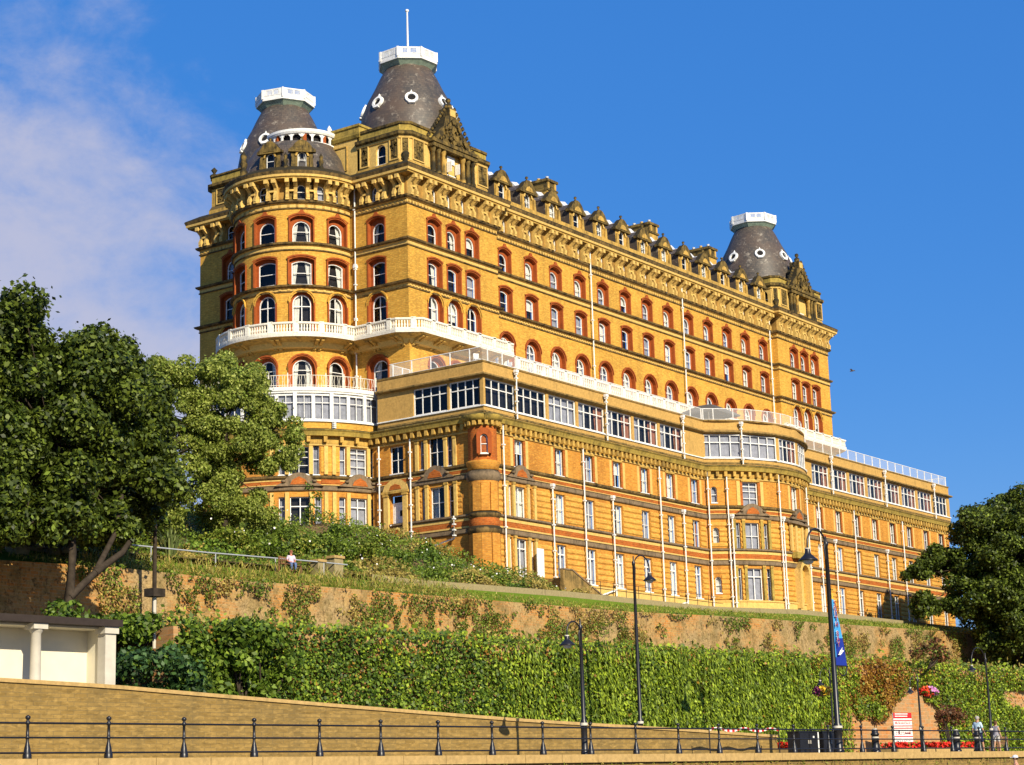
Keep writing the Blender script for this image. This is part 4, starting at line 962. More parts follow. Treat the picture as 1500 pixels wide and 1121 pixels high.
def leaf_mesh(name,P,N,size,mats,mi=None,aspect=.62,droop=0.0,jit=.75):
    """one quad per leaf: P positions, N preferred normals"""
    n=len(P); r=RNG.normal(size=(n,3)); N=N+r*jit; N/=np.linalg.norm(N,axis=1)[:,None]
    a=RNG.normal(size=(n,3)); a[:,2]-=droop; a-=N*(a*N).sum(1)[:,None]; a/=np.linalg.norm(a,axis=1)[:,None]; b=np.cross(N,a)
    s=(size*RNG.uniform(.6,1.35,n))[:,None]; k=s*aspect
    V=np.empty((n,4,3)); V[:,0]=P-a*s*.5; V[:,1]=P+b*k*.5; V[:,2]=P+a*s*.5; V[:,3]=P-b*k*.5
    me=bpy.data.meshes.new(name); me.vertices.add(4*n); me.vertices.foreach_set('co',V.reshape(-1)); me.loops.add(4*n); me.loops.foreach_set('vertex_index',np.arange(4*n,dtype=np.int32))
    me.polygons.add(n); me.polygons.foreach_set('loop_start',np.arange(0,4*n,4,dtype=np.int32))
    for m in mats: me.materials.append(m)
    if mi is not None: me.polygons.foreach_set('material_index',mi.astype(np.int32))
    me.update(calc_edges=True); return me
def clump_leaves(clumps,dens,size):
    Ps,Ns=[],[]
    for (x,y,z,r) in clumps:
        n=max(12,int(dens*r*r)); d=RNG.normal(size=(n,3)); d[:,2]+=.25; d/=np.linalg.norm(d,axis=1)[:,None]
        rad=r*RNG.uniform(.45,1.08,n)**.6; out=RNG.random(n)<.13; rad[out]*=RNG.uniform(1.05,1.55,out.sum()); q=d*rad[:,None]; q[:,2]*=.78
        Ps.append(q+np.array([x,y,z])); Ns.append(d*1.0+np.array([0,0,.35]))
    return np.concatenate(Ps),np.concatenate(Ns)
def ellipsoid_clumps(c,rad,n,r0,r1,inner=.35,low=-.6):
    out=[]
    while len(out)<n:
        d=RNG.normal(size=3); d/=np.linalg.norm(d)
        if d[2]<low: continue
        k=RNG.uniform(inner,1.0)**.5; out.append((c[0]+d[0]*rad[0]*k,c[1]+d[1]*rad[1]*k,c[2]+d[2]*rad[2]*k,RNG.uniform(r0,r1)))
    return out
def shrub(name,label,cat,group,base,clumps,dens,size,mats,mixp=None,droop=0,stem=True):
    t=thing(name,base,label,cat,group)
    P,N=clump_leaves(clumps,dens,size); mi=None
    if len(mats)>1: mi=(RNG.random(len(P))<(mixp or .2)).astype(int)
    o=link(bpy.data.objects.new('foliage',leaf_mesh(name,P,N,size,mats,mi,droop=droop)),t); o.matrix_local=Matrix.Translation(-Vector(base))
    if stem:
        mb=MB(); bx,by,bz=base
        for c in clumps[::max(1,len(clumps)//4)]: mb.tube([(bx,by,bz),((bx+c[0])/2,(by+c[1])/2,(bz+c[2])/2-.1),c[:3]],[.07,.05,.02],M['bark'],5,False)
        s=mb.build('stem',t); s.matrix_local=Matrix.Translation(-Vector(base))
    return t
# ------------------------------------------------------------------ ground
TH=R_(-5.497); DV=Vector((math.cos(TH),math.sin(TH),0)); NV=Vector((-DV.y,DV.x,0)); P0=Vector((34.75,41.31,0))
def RP(s,off,z=0.0): p=P0+DV*s+NV*off; return Vector((p.x,p.y,z))
def RM(s,off,z=0.0): return mat3(DV,NV,RP(s,off,z))
def lerp(tab,x):
    if x<=tab[0][0]: return tab[0][1]
    for (a,b),(c,d) in zip(tab,tab[1:]):
        if x<=c: return b+(d-b)*(x-a)/(c-a)
    return tab[-1][1]
t=NT('asphalt'); t.rough(.9,.1); t.col(t.ramp(t.noise(1.5,6,.7),[(.3,(.04,.04,.042)),(.7,(.065,.063,.06))])); M['asphalt']=t.m
M['paving']=brick('paving_slabs',(.30,.27,.22),(.25,.22,.18),(.16,.14,.11),bw=.6,rh=.6,dirtamt=.3)
M['tan_wall']=brick('tan_brick_wall',(.30,.19,.055),(.225,.14,.038),(.19,.13,.05),dirt=(.12,.09,.04),bw=.5,rh=.13,dirtamt=.8,dscale=.5)
M['garden_brick']=brick('old_orange_brick',(.47,.19,.055),(.36,.23,.105),(.40,.30,.18),dirt=(.36,.27,.14),bw=.55,rh=.22,dirtamt=.95,dscale=.55)
t=NT('rubble_garden_wall'); t.rough(.9,.1); v=t.wallvec(); b=t.node('ShaderNodeTexBrick'); b.inputs['Scale'].default_value=1; b.inputs['Brick Width'].default_value=.5; b.inputs['Row Height'].default_value=.17; b.inputs['Mortar Size'].default_value=.014
for k,c in (('Color1',(.50,.20,.045)),('Color2',(.42,.25,.08)),('Mortar',(.40,.29,.14))): b.inputs[k].default_value=(*c,1)
t.L(v,b.inputs['Vector']); vo=t.node('ShaderNodeTexVoronoi'); vo.feature='DISTANCE_TO_EDGE'; vo.inputs['Scale'].default_value=3.6; t.L(v,vo.inputs['Vector']); vc=t.node('ShaderNodeTexVoronoi'); vc.inputs['Scale'].default_value=3.6; t.L(v,vc.inputs['Vector'])
sc_=t.node('ShaderNodeSeparateColor'); t.L(vc.outputs['Color'],sc_.inputs[0]); st=t.ramp(vo.outputs['Distance'],[(.01,(.16,.12,.06)),(.07,(.50,.38,.21))]); rub=t.mix(.55,st,t.ramp(sc_.outputs[0],[(.1,(.28,.22,.13)),(.9,(.56,.42,.24))]),'MULTIPLY'); rub=t.mix(.35,rub,(.45,.31,.13))
n1=t.noise(.16,4,.6); n2=t.noise(1.2,6,.75); n3=t.noise(5,4,.7)
c=t.mix(t.ramp(n1,[(.44,(0,0,0)),(.56,(1,1,1))]),b.outputs['Color'],rub); c=t.mix(t.ramp(n2,[(.5,(0,0,0)),(.7,(.7,)*3)]),c,(.44,.30,.11)); c=t.mix(t.ramp(t.noise(.8,6,.75),[(.50,(0,0,0)),(.62,(.7,)*3)]),c,(.17,.125,.045)); c=t.mix(t.ramp(n3,[(.34,(.85,)*3),(.47,(0,0,0))]),c,(.10,.065,.025)); t.col(c); t.bump(vo.outputs['Distance'],.6,.08); M['rubble']=t.m
M['coping']=weathered('coping_stone',(.44,.29,.11),(.22,.16,.06),.25,1.2,.25)
M['kerb']=weathered('path_wall_stone',(.30,.24,.12),(.16,.13,.07),.3,.9,.2)
M['soil']=weathered('soil',(.17,.115,.05),(.07,.05,.025),.4,1.5,0)
t=NT('lawn_grass'); t.rough(.9,.1); n=t.noise(1.3,6,.7); n2=t.noise(9,3,.6); t.col(t.mix(n2,t.ramp(n,[(.3,(.085,.16,.008)),(.55,(.12,.19,.012)),(.75,(.26,.24,.04))]),(.10,.15,.01))); M['lawn']=t.m
def sheet(name,pts,mat):
    mb=MB(); mb.add(pts,[tuple(range(len(pts)))],mat); return tag(mb.build(name),kind='structure')
sheet('ground',[(-3000,-3000,-.02),(3000,-3000,-.02),(3000,3000,-.02),(-3000,3000,-.02)],M['asphalt'])
mb=MB(); mb.add([RP(-40,-.3,2.88),RP(130,-.3,2.88),RP(130,12,2.88),RP(-40,12,2.88)],[(0,1,2,3)],M['paving']); tag(mb.build('pavement'),kind='structure')
WT=[(-20,6.15),(2.9,5.49),(7,5.38),(9.7,5.24),(17.1,4.90),(26.6,4.49),(30.6,4.36),(37.5,4.155),(44.5,3.9)]; OW=5.7
mb=MB(); ss=[-30+2.5*i for i in range(31)]
for a,b in zip(ss,ss[1:]): mb.quad(RP(a,OW+.2,lerp(WT,a)-1.0),RP(b,OW+.2,lerp(WT,b)-1.0),RP(b,11.2,lerp(WT,b)-.9),RP(a,11.2,lerp(WT,a)-.9),M['paving'])
tag(mb.build('ramp'),kind='structure')
# low promenade wall at the foot of the picture
mb=MB(); 
for a in range(-30,110,2):
    mb.box(0,2.0,-.35,.15,-.02,2.60,M['tan_wall'],RM(a,0)); mb.box(.01,1.99,-.48,.25,2.60,2.885,M['coping'],RM(a,0))
tag(mb.build('promenade_wall'),'low tan stone wall with flat coping that carries the black railing','wall')
n=900; s_=RNG.uniform(-5,62,n); Pw=np.array([tuple(RP(a,-.40-RNG.uniform(0,.1),2.60-abs(RNG.normal())*.22)) for a in s_])
o=link(bpy.data.objects.new('wall_weeds',leaf_mesh('wall_weeds',Pw,np.tile([-.1,-1,.3],(n,1)),.16,[FM['dry'],FM['grass']],(RNG.random(n)<.5),aspect=.25))); tag(o,'thin dry weeds growing from the promenade wall','weeds',kind='stuff')
# ramp wall
mb=MB()
for a in [-24+1.5*i for i in range(46)]:
    b=a+1.5
    if a>44.5: break
    za,zb=lerp(WT,a),lerp(WT,b); q=M['tan_wall']
    mb.quad(RP(a,OW,2.8),RP(b,OW,2.8),RP(b,OW,zb-.1),RP(a,OW,za-.1),q); mb.quad(RP(a,OW+.35,2.8),RP(b,OW+.35,2.8),RP(b,OW+.35,zb-.1),RP(a,OW+.35,za-.1),q)
    c=M['coping']; mb.quad(RP(a,OW-.06,za-.12),RP(b,OW-.06,zb-.12),RP(b,OW-.06,zb),RP(a,OW-.06,za),c); mb.quad(RP(a,OW-.06,za),RP(b,OW-.06,zb),RP(b,OW+.42,zb),RP(a,OW+.42,za),c); mb.quad(RP(a,OW-.06,za-.12),RP(b,OW-.06,zb-.12),RP(b,OW,zb-.12),RP(a,OW,za-.12),c)
b=45; mb.quad(RP(b,OW,2.8),RP(b,OW+.35,2.8),RP(b,OW+.35,3.8),RP(b,OW,3.8),M['tan_wall'])
tag(mb.build('ramp_wall'),'tan brick wall with sloping coping that falls from left to right behind the railing','wall')
# ivy wall
mb=MB(); c=M['garden_brick']
for a in range(14,124,2): 
    b=a+2; mb.quad(RP(a,11,2.6),RP(b,11,2.6),RP(b,11.3,8.0),RP(a,11.3,8.0),c); mb.quad(RP(a,11.3,8.0),RP(b,11.3,8.0),RP(b,12.0,8.02),RP(a,12.0,8.02),M['soil'])
mb.quad(RP(14,11,2.6),RP(14,11.3,8),RP(14,12.5,8),RP(14,12.5,2.6),c)
tag(mb.build('retaining_wall'),'tall retaining wall of orange stone mostly hidden behind hanging ivy','wall')
def ivy_cover(s,z):
    """1 = leaves, 0 = bare stone"""
    nz=.9*math.sin(s*1.3+z*2)+.7*math.sin(s*2.9-z*3.1)+.5*math.sin(s*5.3+z*5)
    if 60.6<s<70.0:
        top=5.0+1.9*math.exp(-((s-67.2)/2.2)**2)+.18*nz
        if z<top: return 0.0
        if 60.8<s<65.5 and nz>1.35 and z<6.3: return .1
    if 57.2<s<60.6 and z<5.0+.3*nz+ (s-57.2)*.15: return .15
    if s>78.3 and 5.9+.2*nz<z<6.9: return .05
    return 1.0
n=190000; S_=RNG.uniform(14.2,110,n); Z_=RNG.uniform(2.7,8.35,n)
keep=np.array([RNG.random()<ivy_cover(a,b)*(1.0 if b<7.9+.3*math.sin(a*.9)+.25*math.sin(a*2.3) else .35) for a,b in zip(S_,Z_)]); S_,Z_=S_[keep],Z_[keep]
offs=11-.03-np.abs(RNG.normal(size=len(S_)))*.16-.28*(.5+.5*np.sin(S_*1.1+1.3*np.sin(Z_*1.7)))*(.6+.4*np.sin(S_*3.7+Z_*.6))+.055*(Z_-2.6)
PP=np.array([tuple(RP(a,o,b)) for a,o,b in zip(S_,offs,Z_)])
red=(RNG.random(len(S_))<1.5*np.exp(-((S_-63.2)/3.4)**2)*np.clip(vnoise(S_,Z_,.9,41)*1.6-.25,0,.85))|((vnoise(S_,Z_,.6,43)>.88)&(RNG.random(len(S_))<.15))|(RNG.random(len(S_))<.025*np.clip(np.sin(S_*.35+1)+.1,0,1))|((Z_>7.3)&(RNG.random(len(S_))<.10))
NN=np.tile([NV.x*-1.0,NV.y*-1.0,.45],(len(S_),1))
o=link(bpy.data.objects.new('ivy',leaf_mesh('ivy',PP,NN,.145,[FM['ivy'],FM['rust'],FM['ivyd']],np.where(red,1,np.where(RNG.random(len(S_))<np.clip(.85-(S_-22)*.035+.25*np.sin(S_*.9+Z_),.12,.9),2,0)),aspect=.8,droop=.8,jit=.6))); tag(o,'thick green ivy hanging over the retaining wall, russet near the rock face','ivy',kind='stuff')
# long hanging strands
n=21000; S_=np.concatenate([RNG.normal(48,6,n//2),RNG.uniform(32,60,n-n//2)]); S_=S_[(S_>31)&(S_<60)]; S_=np.round(S_/.34)*.34+RNG.normal(size=len(S_))*.07; Z_=RNG.uniform(2.9,8.0,len(S_)); 
gap=(np.sin(S_*4.1)+np.sin(S_*1.7+2)>.9)&(Z_<4.6); S_,Z_=S_[~gap],Z_[~gap]
O_=10.78-.22*(.5+.5*np.sin(S_*2.3))+.05*(Z_-2.6)-RNG.random(len(S_))*.12
o=link(bpy.data.objects.new('hanging_ivy',leaf_mesh('hanging_ivy',np.array([tuple(RP(a,b,c)) for a,b,c in zip(S_,O_,Z_)]),np.tile([-.1,-1.,.3],(len(S_),1)),(.27),[FM['strand'],FM['ivy']],RNG.random(len(S_))<.5,aspect=.32,droop=5,jit=.4))); tag(o,'long pale green strands of ivy trailing down the retaining wall','ivy',kind='stuff')
# ground between the ivy and the upper brick wall
BT=[(30,12.0),(60,13.45),(68,13.69),(77,13.66),(85.6,13.82),(101,14.04),(118,14.28),(130,14.68),(148,15.1),(178,15.77),(190,16.0)]
YB=74.0
mb=MB(); g0=[RP(s,12.0,8.02) for s in [6+4*i for i in range(50)]]
for a,b in zip(g0,g0[1:]):
    n=5
    for i in range(n):
        f,h=i/n,(i+1)/n
        q=lambda p,k:Vector((p.x,p.y+(YB+.4-p.y)*k,8.02+1.5*k))
        mb.quad(q(a,f),q(b,f),q(b,h),q(a,h),M['soil'])
tag(mb.build('terrace_ground'),kind='structure')
# left part: ground behind the shelter
mb=MB(); mb.add([(20,54,5.2),(50,51.5,5.0),(52,53,8),(60,74.4,9.5),(20,74.4,9.5)],[(0,1,2,3,4)],M['soil']); tag(mb.build('bank'),kind='structure')
mb=MB(); xs=[28+2*i for i in range(81)]+[187.6]
for a,b in zip(xs,xs[1:]):
    za,zb=lerp(BT,a),lerp(BT,b); mb.quad((a,YB,8),(b,YB,8),(b,YB+.15,zb),(a,YB+.15,za),M['rubble']); mb.quad((a,YB+.15,za),(b,YB+.15,zb),(b,YB+.6,zb+.03),(a,YB+.6,za+.03),M['rubble'])
x=187.6; mb.add([(x,YB,8),(x,YB+8,8),(x,YB+8,16),(x,YB+.15,16)],[(0,1,2,3)],M['rubble'])
tag(mb.build('garden_wall'),'long old brick garden wall with plants growing out of it below the hotel','wall')
KT=[(30,14.2),(60,14.9),(89,15.38),(96,15.34),(113.6,15.74),(135.3,15.92),(149.9,16.56),(159.3,16.67),(182.5,16.83),(195,17.0)]
mb=MB()
for a,b in zip(xs,xs[1:]):
    rows=[(YB+.5,lambda x:lerp(BT,x)),(YB+1.5,lambda x:lerp(BT,x)+.25),(76.95,lambda x:lerp(KT,x)-.42)]
    for (y0,f0),(y1,f1) in zip(rows,rows[1:]): mb.quad((a,y0,f0(a)),(b,y0,f0(b)),(b,y1,f1(b)),(a,y1,f1(a)),M['lawn'])
tag(mb.build('grass_verge'),kind='structure')
mb=MB()
for a,b in zip(xs,xs[1:]):
    if a<92: continue
    za,zb=lerp(KT,a),lerp(KT,b); mb.quad((a,77,za-.9),(b,77,zb-.9),(b,77,zb),(a,77,za),M['kerb']); mb.quad((a,77,za),(b,77,zb),(b,77.35,zb+.004),(a,77.35,za+.004),M['coping'])
tag(mb.build('path_wall'),'low stone wall edging the path in front of the hotel','wall')
def hill(x,y):
    base=lerp(KT,x)-.06
    if x>=118: return base
    k=min(1,max(0,(118-x)/5)); up=max(0,y-77.6)*.405
    if x<104: up=max(0,y-77.6)*.36
    return base+k*min(up,6.2)
mb=MB(); gx=[28+3*i for i in range(64)]; gy=[77.3,79,81,83,85,87,89,91,93,95,98,102,110,130]
for a,b in zip(gx,gx[1:]):
    for c,d in zip(gy,gy[1:]): mb.quad((a,c,hill(a,c)),(b,c,hill(b,c)),(b,d,hill(b,d)),(a,d,hill(a,d)),M['soil'] if a<116 else M['paving'])
tag(mb.build('hillside'),kind='structure')
# grass blades on the verge and along the wall top
n=9000; X_=RNG.uniform(62,186,n); Y_=RNG.uniform(74.2,76.9,n); Z_=np.array([lerp(BT,x)+(y-74)*.27 for x,y in zip(X_,Y_)])+RNG.uniform(.0,.16,n)
o=link(bpy.data.objects.new('grass',leaf_mesh('grass',np.c_[X_,Y_,Z_],np.tile([0,-1,.2],(n,1)),.28,[FM['grass'],FM['dry']],(RNG.random(n)<np.where(X_<100,.55,.18)),aspect=.2,droop=-1.5))); tag(o,'strip of grass along the top of the garden wall','grass',kind='stuff')
n=5200; X_=RNG.uniform(66,99,n); Z0=np.array([lerp(BT,x) for x in X_]); h=RNG.uniform(0,1,n)*(.55+.5*np.sin(X_*.9)**2); Y_=RNG.uniform(74.3,77.4,n)
o=link(bpy.data.objects.new('tall_grass',leaf_mesh('tall_grass',np.c_[X_,Y_,Z0+h+(Y_-74.3)*.2],np.tile([0,-1,.2],(n,1)),.42,[FM['dry'],FM['grass']],(RNG.random(n)<.45),aspect=.14,droop=-2.5))); tag(o,'tall dry grass on the bank above the garden wall','grass',kind='stuff')
# plants on the wall
clx=[]
for i in range(420):
    x=RNG.uniform(66,186)**1.0; z=lerp(BT,x)-RNG.uniform(0,1)**.8*3.4*(1 if x<125 else .8)
    if (x>118 and RNG.random()<.45) or 121<x<131: continue
    clx.append((x,YB-.05,z,RNG.uniform(.14,.62) if x<118 else RNG.uniform(.10,.42)))
for i in range(9): clx.append((163+2.1*i+RNG.uniform(-.5,.5),YB-.1,lerp(BT,165)-.75+RNG.uniform(-.15,.15),.5))
n=60000; X_=RNG.uniform(64,187,n); D_=RNG.uniform(0,1,n)**.9*3.6; cov=.55*vnoise(X_,D_,.55,3)+.30*vnoise(X_,D_,1.5,5)+.15*vnoise(X_,D_,4,8); thr=np.where(X_<78,.60,np.where(X_<117,.50,np.where(X_<131,.66,.585)))-.10*np.exp(-D_*1.6)-.10*(D_>2.6)
k=cov>thr; X_,D_,cov,thr=X_[k],D_[k],cov[k],thr[k]; P=np.c_[X_,YB-.05-RNG.random(len(X_))*(.1+1.6*(cov-thr)),np.array([lerp(BT,x) for x in X_])+.1-D_]; N=np.tile([0,-1.,.35],(len(P),1))
P2,N2=clump_leaves(clx[::4],420,.17); P=np.concatenate([P,P2]); N=np.concatenate([N,N2])
o=link(bpy.data.objects.new('wall_plants',leaf_mesh('wall_plants',P,N,.17,[FM['bush'],FM['dry'],FM['rose']],np.where(RNG.random(len(P))<.07,2,(vnoise(P[:,0],P[:,2],.5,21)+.4*RNG.random(len(P))>.86).astype(int))))); tag(o,'tufts of green and dry weeds rooted in the joints of the garden wall','weeds',kind='stuff')
# loose growth at the foot of the wall, above the ivy
n=9000; S_=RNG.uniform(15,95,n); O_=RNG.uniform(11.2,14,n); Pq=np.array([tuple(RP(a,b,8.05+(b-12)*.08+abs(RNG.normal())*.16*(1+math.sin(a*.7)**2))) for a,b in zip(S_,O_)])
o=link(bpy.data.objects.new('bank_weeds',leaf_mesh('bank_weeds',Pq,np.tile([-.3,-.8,.6],(n,1)),.24,[FM['ivy'],FM['dry'],],RNG.random(n)<.25))); tag(o,'ragged weeds along the top edge of the ivy wall','weeds',kind='stuff')
# ------------------------------------------------------------------ trees
def tree(name,label,base,trunk,clumps,dens,size,mats,mixp=.2,droop=0,extra_limbs=(),r0=.38):
    t=thing(name,base,label,'tree'); iM=Matrix.Translation(-Vector(base))
    mb=MB(); pts=[Vector(base)]+[Vector(p) for p in trunk]; n=len(pts); mb.tube(pts,[r0*(1-.55*i/(n-1)) for i in range(n)],M['bark'],9)
    top=pts[-1]
    for i,c in enumerate(clumps):
        if i%4: continue
        s=pts[-1-(i//3)%2] if n>2 else top; e=Vector(c[:3]); m=s.lerp(e,.5)+Vector((0,0,-.06*(e-s).length)); mb.tube([s,m,e],[r0*.26,r0*.15,.02],M['bark'],5,False)
    for l in extra_limbs: mb.tube(l,[r0*.75*(1-.5*i/(len(l)-1)) for i in range(len(l))],M['bark'],7)
    o=mb.build('trunk',t); o.matrix_local=iM.copy()
    P,N=clump_leaves(clumps,dens,size); mi=(RNG.random(len(P))<mixp).astype(int) if len(mats)>1 else None
    o=link(bpy.data.objects.new('crown',leaf_mesh('crown',P,N,size,mats,mi,droop=droop)),t); o.matrix_local=iM.copy(); return t
cl=ellipsoid_clumps((60.0,72.5,20.6),(6.0,5.2,5.4),84,.8,1.5,.35)+ellipsoid_clumps((55.0,75,20.8),(5,5,5.8),44,.9,1.6)+ellipsoid_clumps((58.0,69.5,15.8),(3.8,2.6,2.4),40,.6,1.1)+ellipsoid_clumps((65.8,71.8,17.6),(3.4,2.4,2.8),46,.6,1.1)+ellipsoid_clumps((66.2,74,21.3),(4.0,3.0,4.0),54,.7,1.2)+ellipsoid_clumps((64.0,76.6,17.5),(5.0,1.2,3.0),34,.8,1.3)+ellipsoid_clumps((57.2,68.4,14.4),(3.2,1.5,1.7),40,.5,.9)+ellipsoid_clumps((54.0,70,13.6),(2.6,1.6,2.4),24,.6,1.0)+ellipsoid_clumps((62.2,68.8,15.0),(1.8,1.2,1.3),16,.5,.8)+ellipsoid_clumps((65.6,73.4,15.6),(2.8,1.2,1.4),20,.6,1.0)
tree('broadleaf_tree','big dark green sycamore standing before the old brick wall left of the hotel',(58.9,67.7,9.0),[(59.3,67.8,11.3),(59.8,68.2,13.2),(60.6,69.5,16.5),(61,72,20)],cl,520,.28,[FM['dark'],FM['bush']],.10,extra_limbs=[[(59.2,67.7,11.0),(60.9,67.9,12.3),(62.6,68.4,14.4),(64,69.5,16.5)],[(60.9,67.9,12.3),(62.6,67.9,13.4),(63.8,68.2,14.6)]],r0=.26)
cl=ellipsoid_clumps((84.4,81.8,25.2),(2.9,2.4,4.2),90,.4,.8,.3)+ellipsoid_clumps((86.4,80.3,23.2),(1.9,1.6,3.2),46,.4,.7)+ellipsoid_clumps((83.0,83.0,21.0),(2.8,2.0,4.2),60,.45,.85)+ellipsoid_clumps((81.2,83.8,25.6),(2.3,2.0,3.0),44,.45,.8)+ellipsoid_clumps((79.0,84.2,23.6),(2.2,1.6,3.4),40,.45,.85)+ellipsoid_clumps((85.6,82,19.0),(2.4,1.3,2.0),28,.45,.8)+ellipsoid_clumps((78.6,83.0,19.6),(2.6,1.6,3.4),34,.5,.9)
tree('willow_tree','pale green feathery willow in front of the rounded end of the hotel',(84,82,16.8),[(84.1,82.1,19.5),(84.2,82.2,22),(84.4,82.4,25)],cl,1150,.19,[FM['light'],FM['bush']],.16,droop=1.0,r0=.2)
cl=ellipsoid_clumps((73.5,80.5,19.0),(4.0,2.2,4.4),60,.6,1.1)+ellipsoid_clumps((69.0,79.5,18.0),(3.4,1.8,3.6),40,.7,1.1)+ellipsoid_clumps((75.5,82,23.0),(2.6,1.6,2.6),26,.6,1.0)
tree('broadleaf_tree','dark bushy tree filling the gap between the sycamore and the willow',(72,80.5,15.2),[(72.2,80.5,17),(72.6,80.5,20)],cl,420,.30,[FM['dark'],FM['bush']],.12,r0=.25)
cl=ellipsoid_clumps((181,68.5,22.6),(7.2,4.5,7.4),120,.8,1.6,.3)+ellipsoid_clumps((175.2,74.4,22.4),(2.9,2.0,1.5),34,.5,.95)+ellipsoid_clumps((176.6,71.5,18.8),(3.6,3,3.6),64,.7,1.2)+ellipsoid_clumps((180,67.5,15.4),(5.2,3,4.0),70,.7,1.3)+ellipsoid_clumps((187,66,20),(6,5,8),64,1.0,1.8)+ellipsoid_clumps((173.0,75.8,21.4),(2.0,1.0,.9),16,.4,.75)+ellipsoid_clumps((172.4,75.0,17.8),(2.2,1.2,1.5),22,.4,.8)+ellipsoid_clumps((178.6,71.5,25.2),(3.2,2.2,2.6),34,.6,1.1)+ellipsoid_clumps((180.5,71,14.6),(4.6,1.6,3.4),60,.6,1.1,.1,-1)+ellipsoid_clumps((186,69.5,15),(4,2,4),44,.8,1.3,.1,-1)
tree('broadleaf_tree','dark green spreading tree covering the far right end of the hotel',(179.5,69,9.2),[(180,69,14),(181.5,69.5,19),(182,70,24)],cl,420,.33,[FM['dark'],FM['bush']],.10,r0=.3)
for i,(x,y,z,r) in enumerate(((183,63,12.5,2.6),(188,61,12.5,2.8),(193,64,14,3.0),(179,61.5,11,2.2))):
    cl=ellipsoid_clumps((x,y,z),(r,r*.8,r),26,r*.3,r*.5); shrub('dark_shrub','big dark shrub massed under the tree at the right end of the garden wall','shrub','dark shrubs under the right hand tree',(x,y,9),cl,330,.36,[FM['dark'],FM['hedge']],.2)
# shrubs on the bank
bank=[(82,80,17.4,1.7),(84.6,79.6,17.0,1.5),(87,81.5,18.3,1.6),(89.6,80.5,17.7,1.5),(92.2,81.5,18.4,1.5),(94.9,82.5,18.6,1.4),(97.7,82.5,18.5,1.4),(100.6,82,18.0,1.5),(103,81.5,17.4,1.5),(106,81,17.0,1.3),(109,80.5,16.7,1.2),(112,80.2,16.4,1.1),(96,79.2,16.6,1.0),(100.5,79.0,16.5,1.0),(104.5,78.8,16.5,.95),(108.5,78.8,16.4,.9),(92,79.0,16.5,1.0),(98.5,86,20.0,1.3),(103,85.5,19.8,1.2),(107,84.3,19.0,1.1),(93.5,86.5,20.3,1.3),(88.5,87,20.5,1.4),(115,80.2,16.3,.8),(117.4,80.3,16.3,.75),(111.6,84.6,18.0,.8)]
for i,(x,y,z,r) in enumerate(bank):
    z-=.75 if x<104 else .25; r*=.92; lite=i%3==0
    cl=ellipsoid_clumps((x,y,z-.2),(r,r*.9,r*.62),9,r*.35,r*.6)
    shrub('shrub','leafy green shrub in the mass that covers the bank below the hotel','shrub','shrubs on the bank below the hotel',(x,y,hill(x,y)-.1),cl,480,.21,[FM['grass'] if lite else FM['bush'],FM['hedge'] if i%2 else FM['bush']],.4)
n=60000; X_=RNG.uniform(61,118,n); Y_=77.5+RNG.uniform(0,1,n)**1.3*17; ok=~((X_>112.5)&(Y_>83.4))&~((X_>106)&(Y_>93)); X_,Y_=X_[ok],Y_[ok]; hh=np.array([hill(x,y) for x,y in zip(X_,Y_)]); bump_=np.clip(.55+.5*np.sin(X_*.8+1.7*np.sin(Y_*.6))+.35*np.sin(Y_*1.3+X_*.37),.12,1.3)
o=link(bpy.data.objects.new('undergrowth',leaf_mesh('undergrowth',np.c_[X_,Y_,hh+RNG.uniform(0,1,len(X_))*bump_*.8],np.tile([-.25,-.7,.6],(len(X_),1)),.2,[FM['bush'],FM['hedge'],FM['dry']],np.where(vnoise(X_,Y_,.35,31)+RNG.random(len(X_))*.3>.85,2,(np.sin(X_*.5+Y_*.3)>0).astype(int))))); tag(o,'green undergrowth covering the bank between path and hotel','undergrowth',kind='stuff')
n=130; k=RNG.integers(0,len(bank),n); B_=np.array(bank)[k]; d=RNG.normal(size=(n,3)); d[:,1]=-abs(d[:,1]); d/=np.linalg.norm(d,axis=1)[:,None]
M['petal']=simple('white_petals',(.8,.78,.74),.7,.1,.08,4)
o=link(bpy.data.objects.new('flowers',leaf_mesh('flowers',B_[:,:3]+d*B_[:,3:4]*np.array([1.02,.95,.7]),d,.13,[M['petal']],aspect=.9))); tag(o,'scattered white bindweed flowers over the shrubs on the bank','flowers',kind='stuff')
# young tree against the lower bow
cl=[(104.6,93.2,22.6,.55),(104.9,93.0,23.6,.5),(104.3,93.3,24.3,.42),(105.2,93.1,22.0,.5),(104.0,93.2,21.8,.5)]
shrub('young_tree','thin young tree growing against the rounded wall between two bay windows','tree',None,(104.6,93.1,20),cl,200,.24,[FM['hedge']])
# hedges left of the ivy
for (s,off,z,r,h,lab) in ((12.2,10.2,5.6,1.45,1.35,'round dark green bush beside the white shelter'),):
    b=RP(s,off,4.2); cl=ellipsoid_clumps((b.x,b.y,5.75),(1.75,1.5,1.55),26,.45,.75); shrub('round_bush',lab,'bush',None,tuple(b),cl,620,.2,[FM['fir'],FM['hedge']],.15)
for i,(s,off,z,rx,rz) in enumerate(((10.6,12.6,7.9,1.1,.9),(12.8,12.2,7.6,1.3,.8),(15.0,11.0,6.9,1.2,1.3),(16.6,10.7,5.9,1.3,1.2),(15.0,10.2,5.2,1.0,.9),(18.0,10.9,6.8,1.2,1.3),(16.8,10.5,7.6,.9,.7))):
    b=RP(s,off,4.3); cl=ellipsoid_clumps((b.x,b.y,z),(rx,rx*.8,rz),13,.4,.65); shrub('hedge_shrub','glossy green hedge shrub between the round bush and the ivy wall','shrub','hedge shrubs left of the ivy',tuple(b),cl,430,.24,[FM['hedge'],FM['bush']],.4)
